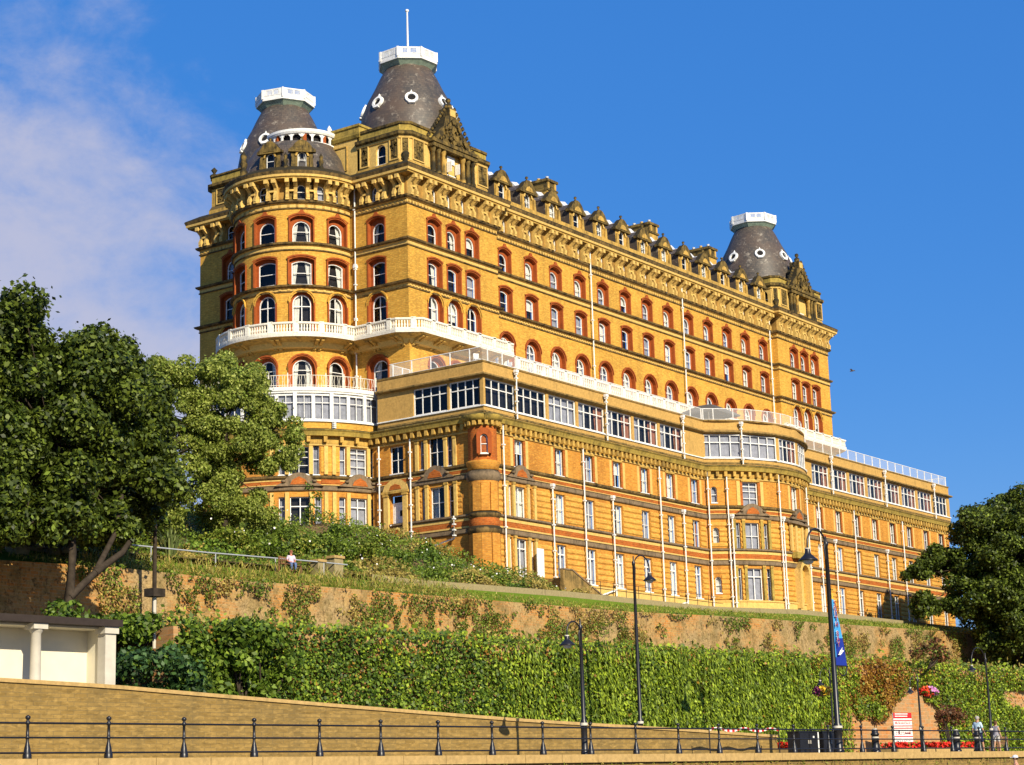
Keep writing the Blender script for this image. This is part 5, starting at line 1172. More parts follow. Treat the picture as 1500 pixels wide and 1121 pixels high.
b=RP(67.9,10.3,7.9); cl=ellipsoid_clumps(tuple(RP(68.3,10.4,8.6)),(1.6,.9,.8),12,.35,.6); shrub('russet_shrub','russet bush hanging over the top of the ivy wall near the rock face','shrub',None,tuple(b),cl,300,.22,[FM['rose'],FM['bush']],.35)
cl=ellipsoid_clumps(tuple(RP(63.7,6.8,4.75)),(.85,.8,.65),12,.3,.45); shrub('ball_shrub','russet ball shaped shrub beside the two walkers','shrub',None,tuple(RP(63.7,6.8,2.88)),cl,500,.17,[FM['rose']])
# sword leaved plant
t=thing('sword_leaf_plant',(75.5,78,15.2),'spiky sword leaved plant beside the grey pole','plant'); mb=MB()
for i in range(90):
    a=RNG.uniform(0,6.28); l=RNG.uniform(1.1,1.9); lean=RNG.uniform(.1,.75); d=Vector((math.cos(a),math.sin(a),0)); b=d*RNG.uniform(0,.45); w=Vector((-d.y,d.x,0))*.055; m=b+d*l*lean*.45+Z*l*.62; e=b+d*l*lean+Z*l*(.98-.25*lean)
    mb.add([b-w,b+w,m+w*.9,m-w*.9,e],[(0,1,2,3),(3,2,4)],FM['phorm'])
mb.build('leaves',t)
# ------------------------------------------------------------------ railing
IR=M['iron']
t=thing('railing',RP(0,0,2.885),'long black iron promenade railing with ball topped posts along the foot of the picture','railing',rz=TH)
pm=MB(); pm.lathe([(.125,0),(.125,.12),(.105,.15),(.085,.30),(.055,.42),(.042,.48),(.04,.56)],IR,8); pm.lathe([(.045,.54),(.085,.58),(.045,.62),(.04,.92),(.085,.97),(.05,1.02),(.035,1.05),(.075,1.10),(.07,1.15),(0,1.19)],IR,8); PMe=pm.mesh('post')
for i in range(-3,27): inst('post',PMe,Matrix.Translation((i*2.69,0,0)),t)
for z,r in ((.97,.032),(.58,.03),(.17,.03)):
    mb=MB(); mb.tube([(-9,0,z),(71,0,z)],r,IR,6); mb.build('rail',t)
# ------------------------------------------------------------------ lamps
t_=NT('lamp_globe'); t_.b.inputs['Base Color'].default_value=(.62,.60,.52,1); t_.rough(.2,.5); M['globe']=t_.m
M['pale']=simple('pale_band',(.55,.50,.40),.5,.3,.1,3)
def lamp(s,off,z0,z1,dr,reach,label,thick=.10,heads=1,name='street_lamp'):
    p=RP(s,off,z0); t=thing(name,p,label,'street lamp',None,TH); h=z1-z0; r=reach/2
    mb=MB(); mb.lathe([(thick*1.75,0),(thick*1.75,.15),(thick*1.45,.2),(thick*1.4,1.05),(thick*1.7,1.1),(thick*1.6,1.22),(thick,1.35),(thick*.9,h*.55),(thick*.68,h-.45),(thick*.9,h-.42),(thick*.9,h-.3),(thick*.4,h-.22),(thick*.28,h-.02),(0,h)],IR,12)
    mb.lathe([(thick*1.72,1.1),(thick*1.74,1.16),(thick*1.7,1.2)],M['pale'],12); mb.build('pole',t)
    for k in range(heads):
        d=dr if k==0 else -dr
        ya=h-.55; pts=[(d*thick*.7,0,ya-.5),(d*thick*1.2,0,ya)]
        for i in range(1,10): a=math.pi*(1-i/9); pts.append((d*(r+r*math.cos(a)),0,ya+r*1.05*math.sin(a)))
        pts.append((d*reach,0,ya-.12)); mb=MB(); mb.tube(pts,.035*thick/.1,IR,7); mb.build('arm',t)
        q=thick/.1; zz=ya-.1; mb=MB(); T=Matrix.Translation((d*reach,0,zz))
        mb.lathe([(.0,.0),(.10*q,-.01),(.10*q,-.05)],M['pale'],12,T); mb.lathe([(.09*q,-.05),(.11*q,-.2*q),(.16*q,-.26*q),(.34*q,-.42*q),(.36*q,-.46*q),(.0,-.44*q)],IR,16,T); o=mb.build('lamp_shade',t)
        mb=MB(); mb.lathe([(.2*q,-.455*q),(.17*q,-.54*q),(.09*q,-.59*q),(0,-.6*q)],M['globe'],12,T); mb.build('globe',o)
    return t
lamp(24.95,.9,2.88,7.95,-1,.80,'shortest of the tall black lamp posts, its crook arm turned left before the ivy wall',.085)
lamp(36.2,6.9,3.3,11.75,1,1.15,'tall black lamp post standing behind the ramp wall with its crook arm turned right',.085)
lamp(42.75,1.0,2.88,12.5,-1,1.55,'tallest black lamp post, carrying the blue banner, its crook arm turned left',.125)
lamp(50.95,1.5,2.88,6.6,-1,.75,'slim black lamp post with a red and pink flower basket, left of the two walkers',.055)
lamp(58.15,1.6,2.88,7.85,-1,1.5,'slim black lamp post right of the two walkers',.06)
lamp(50.4,6,2.88,7.2,-1,.9,'slim black lamp post with a yellow and purple flower basket, behind the banner post',.055)
def bracket(p,dr,label=None): pass
# banner on the tall lamp
t=thing('banner',RP(42.75,1.0,6.75),'tapered blue lamp post banner lettered SOUTH BAY in dark red','banner',None,TH)
for nm,c in (('cyan',(.05,.30,.62)),('navy',(.012,.03,.26)),('yell',(.62,.42,.03)),('red',(.30,.02,.05)),('wht',(.8,.8,.8))): M['b_'+nm]=simple('banner_'+nm,c,.6,.3,.1,3)
mb=MB(); x0=.16
def bx(z): return .10+.86*(1-z/3.4)
zs=[0,.35,.75,1.2,1.7,2.2,2.6,2.92,3.4]
for za,zb in zip(zs,zs[1:]):
    for i in range(4):
        f,g=i/4,(i+1)/4; m='b_navy' if zb<=.36 or (zb<=1.25 and i>=1) else ('b_yell' if za>=2.9 else 'b_cyan'); w=lambda f,z:.05*math.sin(f*3.1+z*1.3)
        mb.quad((x0+bx(za)*f,w(f,za),za),(x0+bx(za)*g,w(g,za),za),(x0+bx(zb)*g,w(g,zb),zb),(x0+bx(zb)*f,w(f,zb),zb),M[m])
for sx,sz,l,a in ((.55,.62,.34,.5),(.62,.66,.36,.9),(.7,.62,.26,.2),(.5,.5,.4,.25)): mb.add([(sx-l*.5*math.cos(a),-.075,sz-l*.5*math.sin(a)),(sx,-.075,sz-.06),(sx+l*.5*math.cos(a),-.075,sz+l*.5*math.sin(a)),(sx,-.075,sz+.06)],[(0,1,2,3)],M['b_wht'])
mb.build('cloth',t)
def text_mesh(txt,size,mat,ext=.006):
    cu=bpy.data.curves.new('txt','FONT'); cu.body=txt; cu.size=size; cu.align_x='CENTER'; cu.align_y='CENTER'; cu.extrude=ext; cu.resolution_u=2
    o=bpy.data.objects.new('txt',cu); COL.objects.link(o); dg=bpy.context.evaluated_depsgraph_get(); me=bpy.data.meshes.new_from_object(o.evaluated_get(dg)); bpy.data.objects.remove(o); me.materials.clear(); me.materials.append(mat); return me
zz=2.72
for i,ch in enumerate('SOUTH BAY'):
    if ch!=' ':
        for m,sc,yy in (('b_wht',.37,-.085),('b_red',.33,-.10)):
            o=inst('lettering',text_mesh(ch,sc,M[m]),Matrix.Translation((x0+.13+.012*i,yy,zz))@Matrix.Rotation(R_(90),4,'X'),t)
    zz-=.235 if ch!=' ' else .17
mb=MB(); mb.tube([(.05,0,-.03),(1.2,0,-.03)],.03,IR,6); mb.tube([(.35+.38*(1-math.cos(a)),0,-.05-.42*math.sin(a)) for a in [math.pi*i/10 for i in range(11)]],.025,IR,6); mb.tube([(.05,0,3.35),(.35,0,3.35)],.02,IR,6); mb.build('bracket',t)
# hanging flower baskets
def fmat(n,c): 
    if n not in M: M[n]=simple('petal_'+n,c,.6,.2,.2,4)
    return M[n]
def basket(loc,label,cols,r=.42):
    t=thing('flower_basket',loc,label,'flower basket'); mb=MB(); mb.lathe([(0,-.32),(.2,-.26),(.3,-.05),(.3,0)],M['soil'],10); mb.tube([(0,0,.0),(0,0,.42)],.012,IR,4); mb.build('bowl',t)
    n=420; d=RNG.normal(size=(n,3)); d/=np.linalg.norm(d,axis=1)[:,None]; P=d*np.array([r*1.15,r*1.15,r*.62])*RNG.uniform(.6,1.05,n)[:,None]; e=P[:,0]*.58-P[:,1]*.81+P[:,2]*.5; mi=np.where(e<-.12,0,np.where(e<.14,1,2)); mi=np.where(RNG.random(n)<.25,3,mi)
    link(bpy.data.objects.new('flowers',leaf_mesh('flowers',P,d,.14,[fmat(*c) for c in cols]+[FM['hedge']],mi,aspect=.9)),t)
basket(RP(49.6,6,6.05),'hanging basket of yellow and purple flowers beside the banner post',[('plum',(.20,.03,.10)),('yellow',(.75,.45,.02)),('gold',(.62,.36,.03))])
basket(RP(51.9,1.5,5.75),'hanging basket of red and pink flowers on a slim lamp post',[('red',(.65,.03,.015)),('scarlet',(.7,.08,.02)),('pink',(.62,.25,.5))])
# red flower beds
def bed(s0,s1,off,label):
    t=thing('flower_bed',RP((s0+s1)/2,off,2.88),label,'flower bed',None,TH); L=(s1-s0)/2; mb=MB(); mb.box(-L,L,-.6,.6,0,.34,M['coping']); mb.box(-L+.1,L-.1,-.5,.5,.34,.40,M['soil']); mb.build('planter',t)
    n=int(700*L); P=np.c_[RNG.uniform(-L+.05,L-.05,n),RNG.uniform(-.55,.55,n),.42+RNG.uniform(0,.24,n)]; link(bpy.data.objects.new('flowers',leaf_mesh('flowers',P,np.tile([0,-.5,.8],(n,1)),.15,[fmat('red',(.65,.03,.015)),FM['hedge']],(RNG.random(n)<.18),aspect=.9)),t)
bed(55.8,64.6,6.2,'long low planter of bright red flowers behind the two walkers'); bed(45.5,47.6,6.0,'short planter of red flowers right of the black cabinets')
# cabinets, bollards, sign, tape
for s,w,lab in ((41.3,1.55,'wide black utility cabinet with a pale stripe left of the tallest lamp post'),(43.0,1.15,'narrower black utility cabinet at the foot of the tallest lamp post')):
    t=thing('cabinet',RP(s,1.9,2.88),lab,'cabinet',None,TH); mb=MB(); mb.box(-w/2,w/2,-.3,.3,0,.95,IR); mb.box(-w/2-.03,w/2+.03,-.33,.33,.95,1.0,IR); mb.build('body',t)
    for sg in (-1,1): mb=MB(); mb.box(sg*w/4-w/4+.03,sg*w/4+w/4-.03,-.325,-.303,.08,.9,IR); mb.box(sg*.08-.02,sg*.08+.02,-.35,-.325,.45,.6,M['pale']); mb.build('door',t)
    if w>1.2: mb=MB(); mb.box(w/2-.1,w/2-.02,-.34,-.326,.02,.95,M['white']); mb.box(.28,.36,-.36,-.326,.7,.78,M['white']); mb.build('stripe',t)
for i,s in enumerate((45.7,53.2,55.3,65.6)):
    lab=['black bollard with pale rings beside the short red flower planter','black bollard just right of the slim lamp post with red flowers','black bollard standing left of the walking man','black bollard at the right edge beyond the walkers'][i]
    t=thing('bollard',RP(s,.9,2.88),lab,'bollard'); mb=MB(); mb.lathe([(.22,0),(.22,.12),(.17,.16),(.16,.78),(.19,.8),(.19,.86),(.15,.9),(.14,1.0),(.08,1.08),(0,1.12)],IR,12); mb.build('body',t)
    mb=MB(); mb.lathe([(.165,.66),(.17,.67),(.17,.72),(.165,.73)],M['pale'],12); mb.lathe([(.10,1.04),(.11,1.06),(.085,1.09)],M['pale'],12); mb.build('ring',t)
t=thing('notice_board',RP(61.6,8.6,2.88),'red and white notice board in front of the bare orange rock face','sign',None,TH+R_(-12)); mb=MB(); mb.box(-.72,.72,-.03,.03,.45,2.35,M['white']); mb.build('panel',t)
rr=random.Random(5); red=fmat('signred',(.55,.02,.025)); blk=fmat('signblack',(.03,.03,.04))
mb=MB(); mb.box(-.72,.72,-.036,-.031,2.05,2.35,red); mb.box(-.72,.72,-.036,-.031,.45,.62,red)
for z in (1.92,1.62,1.5,1.06,.74): mb.box(-.72,.72,-.036,-.031,z,z+.055,red)
mb.build('red_bands',t); mb=MB()
for z in (2.26,2.14): mb.box(-.6,.6-rr.random()*.3,-.041,-.037,z,z+.05,M['white'])
mb.box(-.58,-.52,-.041,-.034,1.8,1.85,red)
for z in (1.84,1.76,1.4,1.3,1.2,.94,.84):
    x=-.62
    while x<.5:
        l=rr.uniform(.07,.22); mb.box(x,min(.62,x+l),-.041,-.034,z,z+.035,red if z>.9 else blk); x+=l+.05
mb.box(-.4,-.3,-.041,-.034,1.2,1.4,blk); mb.box(.1,.55,-.041,-.034,1.24,1.28,blk); mb.build('lettering',t)
mb=MB()
for x in (-.62,.62): mb.tube([(x,.06,0),(x,.06,2.35)],.035,IR,6)
mb.build('legs',t)
t=thing('barrier_tape',RP(40.5,4.4,2.88),'red and white striped barrier tape strung before the ivy wall','tape',None,TH); mb=MB(); L=5.4
for i in range(28):
    a,b=-L/2+L*i/28,-L/2+L*(i+1)/28; sg=lambda x:1.12+.06*math.cos(x*3.0); mb.quad((a,0,sg(a)),(b,0,sg(b)),(b,0,sg(b)+.1),(a,0,sg(a)+.1),red if i%2 else M['white'])
mb.build('tape',t)
for x in (-L/2,L/2): mb=MB(); mb.tube([(x,0,0),(x,0,1.3)],.03,IR,6); mb.build('post',t)
# ------------------------------------------------------------------ benches
M['wood']=simple('bench_wood',(.22,.11,.05),.7,.2,.3,4)
def bench(name,loc,rz,label,w=1.6):
    t=thing(name,loc,label,'bench',None,rz); mb=MB()
    for y in (-.42,-.3,-.18,-.06): mb.box(-w/2,w/2,y-.045,y+.045,.42,.45,M['wood'])
    mb.build('seat',t); mb=MB()
    mb.box(-w/2,w/2,.02,.06,.84,.92,M['wood']); mb.box(-w/2,w/2,.02,.06,.5,.56,M['wood'])
    for i in range(9): x=-w/2+w*(i+.5)/9; mb.box(x-.03,x+.03,.025,.055,.56,.84,M['wood'])
    mb.build('backrest',t)
    for x in (-w/2+.06,w/2-.06):
        for y,h in ((-.4,.42),(.04,.92)): mb=MB(); mb.box(x-.04,x+.04,y-.04,y+.04,0,h,M['wood']); mb.build('leg',t)
        mb=MB(); mb.box(x-.04,x+.04,-.44,.06,.62,.67,M['wood']); mb.build('armrest',t)
    return t
ZB=lerp(KT,84)-.52
bench('park_bench',(83.6,76.5,ZB),R_(10),'wooden slatted bench on the bank with a person sitting on it',1.8)
bench('promenade_bench',RP(65.0,4.6,2.88),TH+math.pi+.2,'dark wooden bench by the right edge past the slim lamp post',2.0)
# ------------------------------------------------------------------ people
def skin(name,nodes,edges,mats,parent=None,sub=1,extra=None):
    keys=list(nodes); me=bpy.data.meshes.new(name); me.from_pydata([nodes[k][0] for k in keys],[(keys.index(a),keys.index(b)) for a,b in edges],[]); o=bpy.data.objects.new(name,me); COL.objects.link(o)
    o.modifiers.new('skin','SKIN'); ss=o.modifiers.new('sub','SUBSURF'); ss.levels=sub; ss.render_levels=sub
    for i,k in enumerate(keys): r=nodes[k][1]; me.skin_vertices[0].data[i].radius=(r if isinstance(r,tuple) else (r,r)); me.skin_vertices[0].data[i].use_root=(i==0)
    dg=bpy.context.evaluated_depsgraph_get(); m2=bpy.data.meshes.new_from_object(o.evaluated_get(dg)); bpy.data.objects.remove(o)
    mb=MB(); mb.add([v.co for v in m2.vertices],[tuple(p.vertices) for p in m2.polygons],mats,True)
    if extra: extra(mb)
    return mb.build(name,parent)
def cloth(n,c): 
    if n not in M: M[n]=simple('cloth_'+n,c,.85,.1,.18,5)
    return M[n]
def person(label,loc,rz,H_,J,top,bottom,shoe,hair,skin_c,sleeve=.5,leg=.5,cap=None):
    """J: joint positions for a 1.75 m figure facing -y"""
    k=H_/1.75; t=thing('person',loc,label,'person',None,rz); t.scale=(k,k,k); sk=cloth('skin_'+str(skin_c[0]),skin_c)
    N={n:(Vector(p),r) for n,(p,r) in J.items()}
    E=[('pelvis','waist'),('waist','chest'),('chest','neck'),('neck','head'),('head','crown')]
    for s in 'LR': E+=[('chest','sh'+s),('sh'+s,'el'+s),('el'+s,'wr'+s),('wr'+s,'ha'+s),('pelvis','hip'+s),('hip'+s,'kn'+s),('kn'+s,'an'+s),('an'+s,'toe'+s)]
    def extra(mb):
        hd=N['head'][0]; fy=Vector((0,-1,0))
        mb.add([hd+Vector(v) for v in ((-.018,-.098,-.005),(.018,-.098,-.005),(0,-.13,-.012),(0,-.096,.04))],[(0,2,3),(2,1,3),(0,1,2)],sk)
        for x in (-.036,.036): mb.lathe([(0,-.006),(.012,0),(0,.006)],cloth('eye',(.03,.025,.02)),6,Matrix.Translation(hd+Vector((x,-.094,.03))))
        mb.box(-.028,.028,-.1,-.085,-.052,-.043,cloth('lip',(.35,.10,.08)),Matrix.Translation(hd))
        for x in (-1,1): mb.lathe([(0,-.03),(.02,-.01),(.022,.015),(0,.035)],sk,6,Matrix.Translation(hd+Vector((x*.088,.0,.01))))
        for s,sg in (('L',-1),('R',1)):
            a=N['ha'+s][0]; w=N['wr'+s][0]; d=(a-w).normalized(); side=d.cross(Vector((0,1,0)))
            side=side.normalized() if side.length>.1 else Vector((1,0,0)); fwd=side.cross(d)
            for i in range(4):
                b=a+side*((i-1.5)*.019); L=(.062,.075,.07,.055)[i]; mb.tube([b,b+d*L*.5+fwd*.008,b+d*L*.95+fwd*.028],[.010,.009,.006],sk,5)
            b=w.lerp(a,.35)+side*.034*-sg; mb.tube([b,b+d*.035-side*.022*sg,b+d*.07-side*.024*sg],[.012,.010,.007],sk,5)
    skin('body',N,E,sk,t,1,extra)
    g=lambda *ns:{n:(N[n][0],(N[n][1] if not isinstance(N[n][1],tuple) else max(N[n][1]))+.018) for n in ns}
    nd=g('waist','chest','pelvis'); nd['waist']=(N['waist'][0],(.175,.135)); nd['chest']=(N['chest'][0],(.185,.14)); nd['pelvis']=(N['pelvis'][0],(.18,.145)); nd['nk']=(N['chest'][0].lerp(N['neck'][0],.6),.075)
    ed=[('waist','chest'),('waist','pelvis'),('chest','nk')]
    for s in 'LR':
        nd['sh'+s]=(N['sh'+s][0],.078); nd['el'+s]=(N['sh'+s][0].lerp(N['el'+s][0],sleeve*1.9 if sleeve<.53 else 1),.072 if sleeve>.1 else .05); ed+=[('chest','sh'+s),('sh'+s,'el'+s)]
    skin('shirt',nd,ed,top,t)
    nd={'pelvis':(N['pelvis'][0]+Vector((0,0,.03)),(.175,.14))}; ed=[]
    for s in 'LR':
        nd['hip'+s]=(N['hip'+s][0],.112); q='kn'+s
        nd['kn'+s]=(N['hip'+s][0].lerp(N['kn'+s][0],min(1,leg*2)),.088); ed+=[('pelvis','hip'+s),('hip'+s,'kn'+s)]
        if leg>.8: nd['an'+s]=(N['an'+s][0],.062); ed.append(('kn'+s,'an'+s))
    skin('trousers' if leg>.8 else 'shorts',nd,ed,bottom,t)
    for s in 'LR': skin('shoe',{'a':(N['an'+s][0]+Vector((0,.035,-.035)),.05),'b':(N['toe'+s][0]+Vector((0,0,.0)),.045)},[('a','b')],shoe,t)
    mb=MB(); hd=N['head'][0]; T=Matrix.Translation(hd+Vector((0,.012,.045)))@Matrix.Diagonal((.098,.112,.10,1))
    mb.lathe([(1.0,-.25),(1.05,.2),(.85,.68),(.45,.98),(0,1.08)],cloth(*hair),14,T)
    if hair[0].startswith('long'): mb.lathe([(.75,-1.3),(.98,-.7),(1.03,-.2)],cloth(*hair),14,T,R_(10),R_(170))
    else: mb.lathe([(.9,-.7),(1.0,-.2)],cloth(*hair),14,T,R_(10),R_(170))
    mb.build('hair',t)
    if cap: mb=MB(); mb.lathe([(1.1,.1),(1.08,.5),(.8,.95),(.4,1.16),(0,1.2)],cap,14,T); mb.prism([(-.08,0),(.08,0),(.08,.012),(-.08,.012)],-.2,-.09,cap,Matrix.Translation(hd+Vector((0,0,.06)))); mb.build('cap',t)
    return t
def stand(step=.0,arm=.0):
    J={'pelvis':((0,0,.95),(.13,.11)),'waist':((0,.005,1.10),(.135,.105)),'chest':((0,.01,1.32),(.15,.115)),'neck':((0,.0,1.49),.055),'head':((0,-.015,1.62),(.082,.095)),'crown':((0,-.005,1.70),(.07,.08))}
    for s,g,ph in (('L',-1,1),('R',1,-1)):
        f=step*ph; a=-arm*ph
        J.update({'sh'+s:((g*.185,.01,1.41),.058),'el'+s:((g*.235,.02+a*.16,1.14),.044),'wr'+s:((g*.245,-.05+a*.30,.91),.030),'ha'+s:((g*.245,-.07+a*.34,.83),(.036,.022)),
          'hip'+s:((g*.095,0,.90),.092),'kn'+s:((g*.10,-.03-f*.24,.50),.060),'an'+s:((g*.10,.02-f*.44,.085+max(0,-f)*.12),.040),'toe'+s:((g*.115,-.13-f*.44,.035+max(0,-f)*.04),.036)})
    return J
hairg=('grey_hair',(.34,.31,.28)); hairb=('long_brown_hair',(.10,.05,.025)); SKN=(.48,.26,.16)
away=math.atan2(DV.y,DV.x)+R_(78)
person('man in a pale blue shirt and navy shorts walking along the promenade',RP(57.9,2.2,2.88),away,1.82,stand(.55,.5),cloth('paleblue',(.50,.64,.72)),cloth('navy',(.02,.025,.07)),cloth('white',(.75,.74,.7)),hairg,SKN,.5,.5)
person('woman in a grey sleeveless top with dark tied hair walking beside the man',RP(59.8,2.2,2.88),away,1.60,stand(.35,.2),cloth('greytop',(.30,.28,.31)),cloth('paleshorts',(.55,.52,.48)),cloth('darkshoe',(.05,.04,.04)),hairb,(.50,.29,.18),.05,.4)
J=stand(); 
for s,g in (('L',-1),('R',1)):
    J.update({'hip'+s:((g*.10,-.03,.50),.095),'kn'+s:((g*.13,-.46,.50),.062),'an'+s:((g*.13,-.44,.09),.042),'toe'+s:((g*.14,-.60,.04),.036),'el'+s:((g*.25,-.03,.72),.044),'wr'+s:((g*.15,-.26,.60),.03),'ha'+s:((g*.10,-.34,.59),(.036,.022)),'sh'+s:((g*.185,.0,.97),.058)})
for n,z in (('pelvis',.52),('waist',.67),('chest',.88),('neck',1.05),('head',1.18),('crown',1.26)): J[n]=((J[n][0][0],-.02 if n!='head' else -.04,z),J[n][1])
person('person in a lilac shirt and blue trousers sitting on the bench on the bank',(83.75,76.35,ZB),R_(-28),1.78,J,cloth('lilac',(.58,.50,.60)),cloth('denim',(.10,.15,.28)),cloth('darkshoe',(.05,.04,.04)),('red_brown_hair',(.22,.09,.05)),(.55,.22,.14),.5,1.0)
tag(sheet('lower_walk',[RP(20,-14,.78),RP(75,-14,.78),RP(75,-5,.78),RP(20,-5,.78)],M['paving']),kind='structure')
person('person in a white cap and pink top whose head shows at the bottom right corner',RP(41.5,-8,.78),R_(200),1.70,stand(),cloth('pinktop',(.60,.30,.22)),cloth('navy',(.02,.025,.07)),cloth('white',(.75,.74,.7)),('dark_hair',(.05,.03,.02)),(.5,.28,.18),.05,.5,cap=cloth('cap',(.75,.76,.8)))
# ------------------------------------------------------------------ white shelter
t=thing('shelter',RP(3,8,4.5),'open fronted white shelter with flat dark roof and stone columns at the left edge','shelter',None,TH); M['cream']=simple('cream_plaster',(.72,.66,.50),.8,.1,.06,1.2)
mb=MB(); mb.box(-9,5.95,-.35,1.5,2.95,3.18,simple('roof_felt',(.035,.025,.02),.7,.2,.2,3)); mb.build('roof',t)
mb=MB(); mb.box(-9,5.6,.95,1.15,-.6,2.95,M['cream']); mb.build('back_wall',t); mb=MB(); mb.box(5.45,5.62,.1,.95,-.6,2.95,M['cream']); mb.build('side_wall',t)
mb=MB(); mb.box(-9,5.45,.1,.95,2.88,2.945,M['cream']); mb.build('ceiling',t)
mb=MB(); mb.box(-9,5.9,-.5,1.2,-.6,.0,M['paving']); mb.build('floor',t)
for x in (-8.4,-5.6,-2.8,2.75):
    mb=MB(); mb.lathe([(.24,0),(.24,.12),(.19,.2),(.165,2.62),(.2,2.66),(.25,2.76)],M['pale'],14,Matrix.Translation((x,0,0))); mb.box(x-.27,x+.27,-.27,.27,2.76,2.945,M['pale']); mb.build('column',t)
mb=MB(); mb.box(5.35,5.78,-.2,.22,0,2.72,M['pale']); mb.box(5.28,5.85,-.27,.29,2.72,2.945,M['pale']); mb.build('pier',t)
# ------------------------------------------------------------------ things on the bank
t=thing('wooden_pole',(68.6,72,9.2),'tall bare grey wooden pole in front of the brick wall','pole'); mb=MB(); mb.tube([(0,0,0),(.02,0,6.5)],[.13,.10],M['bark'],9); mb.lathe([(.11,6.5),(.11,6.56),(0,6.6)],M['pale'],8); mb.build('shaft',t)
b=RP(13.6,11.9,7.2); t=thing('marker_post',b,'short pale post with a small weathered box on top rising from the hedge','post'); mb=MB(); mb.tube([(0,0,0),(0,0,1.9)],.07,M['pale'],8); mb.build('shaft',t); mb=MB(); mb.box(-.3,.3,-.25,.25,1.9,2.2,M['bark']); mb.build('box',t)
M['steel']=simple('grey_steel',(.34,.35,.37),.4,.5,.1,3)
t=thing('handrail',(62,76.6,14),'grey tubular handrail running along the path above the garden wall','handrail'); pr=[(62,76.9,15.35),(70,76.9,15.42),(77.2,76.9,15.5),(86.6,76.9,15.72),(89.5,76.9,15.75)]
mb=MB(); mb.tube([Vector(p)-Vector((62,76.6,14)) for p in pr],.045,M['steel'],7); mb.build('rail',t)
for x in (63,68,73,78,83,87.3): mb=MB(); z=lerp([(p[0],p[2]) for p in pr],x); mb.tube([(x-62,.3,lerp(BT,x)+.6-14),(x-62,.3,z-14)],.04,M['steel'],6); mb.build('post',t)
for i,(x,y,w,z0,z1,lab) in enumerate(((87.1,77.2,.62,14.2,15.9,'square stone gate pier with a flat cap, the lower and left of a pair'),(88.7,77.3,.82,14.2,16.25,'square stone gate pier with a flat cap, the taller and right of a pair'))):
    t=thing('gate_pier',(x,y,z0),lab,'gate pier'); mb=MB(); h=z1-z0; mb.box(-w/2,w/2,-w/2,w/2,0,h-.16,M['kerb'])
    if i: mb.prism([(w/2,0),(w/2,1.1),(w/2+.35,.75),(w/2+.9,.5),(w/2+.9,0)],-.25,.25,M['kerb'])
    mb.build('shaft',t); mb=MB(); mb.box(-w/2-.08,w/2+.08,-w/2-.08,w/2+.08,h-.16,h,M['coping']); mb.build('cap',t)
# rubble beside the left path
for i in range(14):
    x=60.5+RNG.uniform(0,9.5); y=76.2+RNG.uniform(0,1.6); z=lerp(BT,x)+.5+RNG.uniform(0,.8); r=RNG.uniform(.28,.55); mb=MB()
    pr=[(r*.9,-r*.6),(r,-.1*r),(r*.7,r*.5),(0,r*.65)]; mb.lathe([(0,-r*.6)]+pr,M['kerb'],7,Matrix.Rotation(RNG.uniform(0,3),4,'Z')@Matrix.Diagonal((1.3,.9,.9,1)),smooth=False)
    o=mb.build('boulder'); o.location=(x,y,z); tag(o,'rough stone boulder in the rockery under the big dark tree','boulder','boulders of the rockery under the dark tree')
# ------------------------------------------------------------------ roof terrace
t=thing('parasol',(155.6,88.2,33.9),'wide grey canopy standing on the terrace over the bay','parasol'); mb=MB(); g=simple('grey_canvas',(.10,.095,.09),.8,.1,.2,2)
mb.lathe([(3.1,2.25),(3.15,2.4),(1.4,3.1),(.9,3.28),(0,3.3)],g,4,Matrix.Rotation(R_(45),4,'Z'),smooth=False); mb.build('canopy',t); mb=MB(); mb.tube([(0,0,0),(0,0,3.2)],.06,M['white'],8); mb.build('pole',t)
def chair(loc,rz,first=[None]):
    if first[0] is None:
        t=thing('terrace_chair',loc,'white garden chair on the roof terrace behind the mesh railing','chair','white chairs on the roof terrace',rz); mb=MB(); mb.box(-.22,.22,-.22,.22,.43,.47,M['white']); mb.build('seat',t); mb=MB(); mb.box(-.22,.22,.18,.22,.55,.95,M['white']); mb.build('backrest',t)
        for x in (-.2,.2):
            for y,h in ((-.2,.43),(.2,.6)): mb=MB(); mb.box(x-.02,x+.02,y-.02,y+.02,0,h,M['white']); mb.build('leg',t)
        first[0]=t; return t
    r=first[0].copy(); COL.objects.link(r); r.location=loc; r.rotation_euler=(0,0,rz)
    for c in first[0].children: d=c.copy(); COL.objects.link(d); d.parent=r; d.matrix_parent_inverse=c.matrix_parent_inverse.copy()
    return r
for i in range(9): chair((114.6+1.15*i,85.1+.7*(i%2),33.905),RNG.uniform(0,6.2))
t=thing('gull',(171.5,80.5,42),'small gull flying in the clear sky right of the hotel','bird'); mb=MB(); w=simple('gull_grey',(.16,.15,.15),.7,.2,.2,5); mb.lathe([(0,-.3),(.05,-.2),(.07,0),(.04,.2),(0,.28)],w,8,Matrix.Rotation(R_(90),4,'X')); mb.build('body',t)
for sg in (-1,1): mb=MB(); mb.add([(0,.1,.02),(sg*.35,.12,.16),(sg*.7,-.02,.06),(sg*.34,-.08,.15),(0,-.1,.02)],[(0,1,3,4),(1,2,3)],w); mb.build('wing',t)
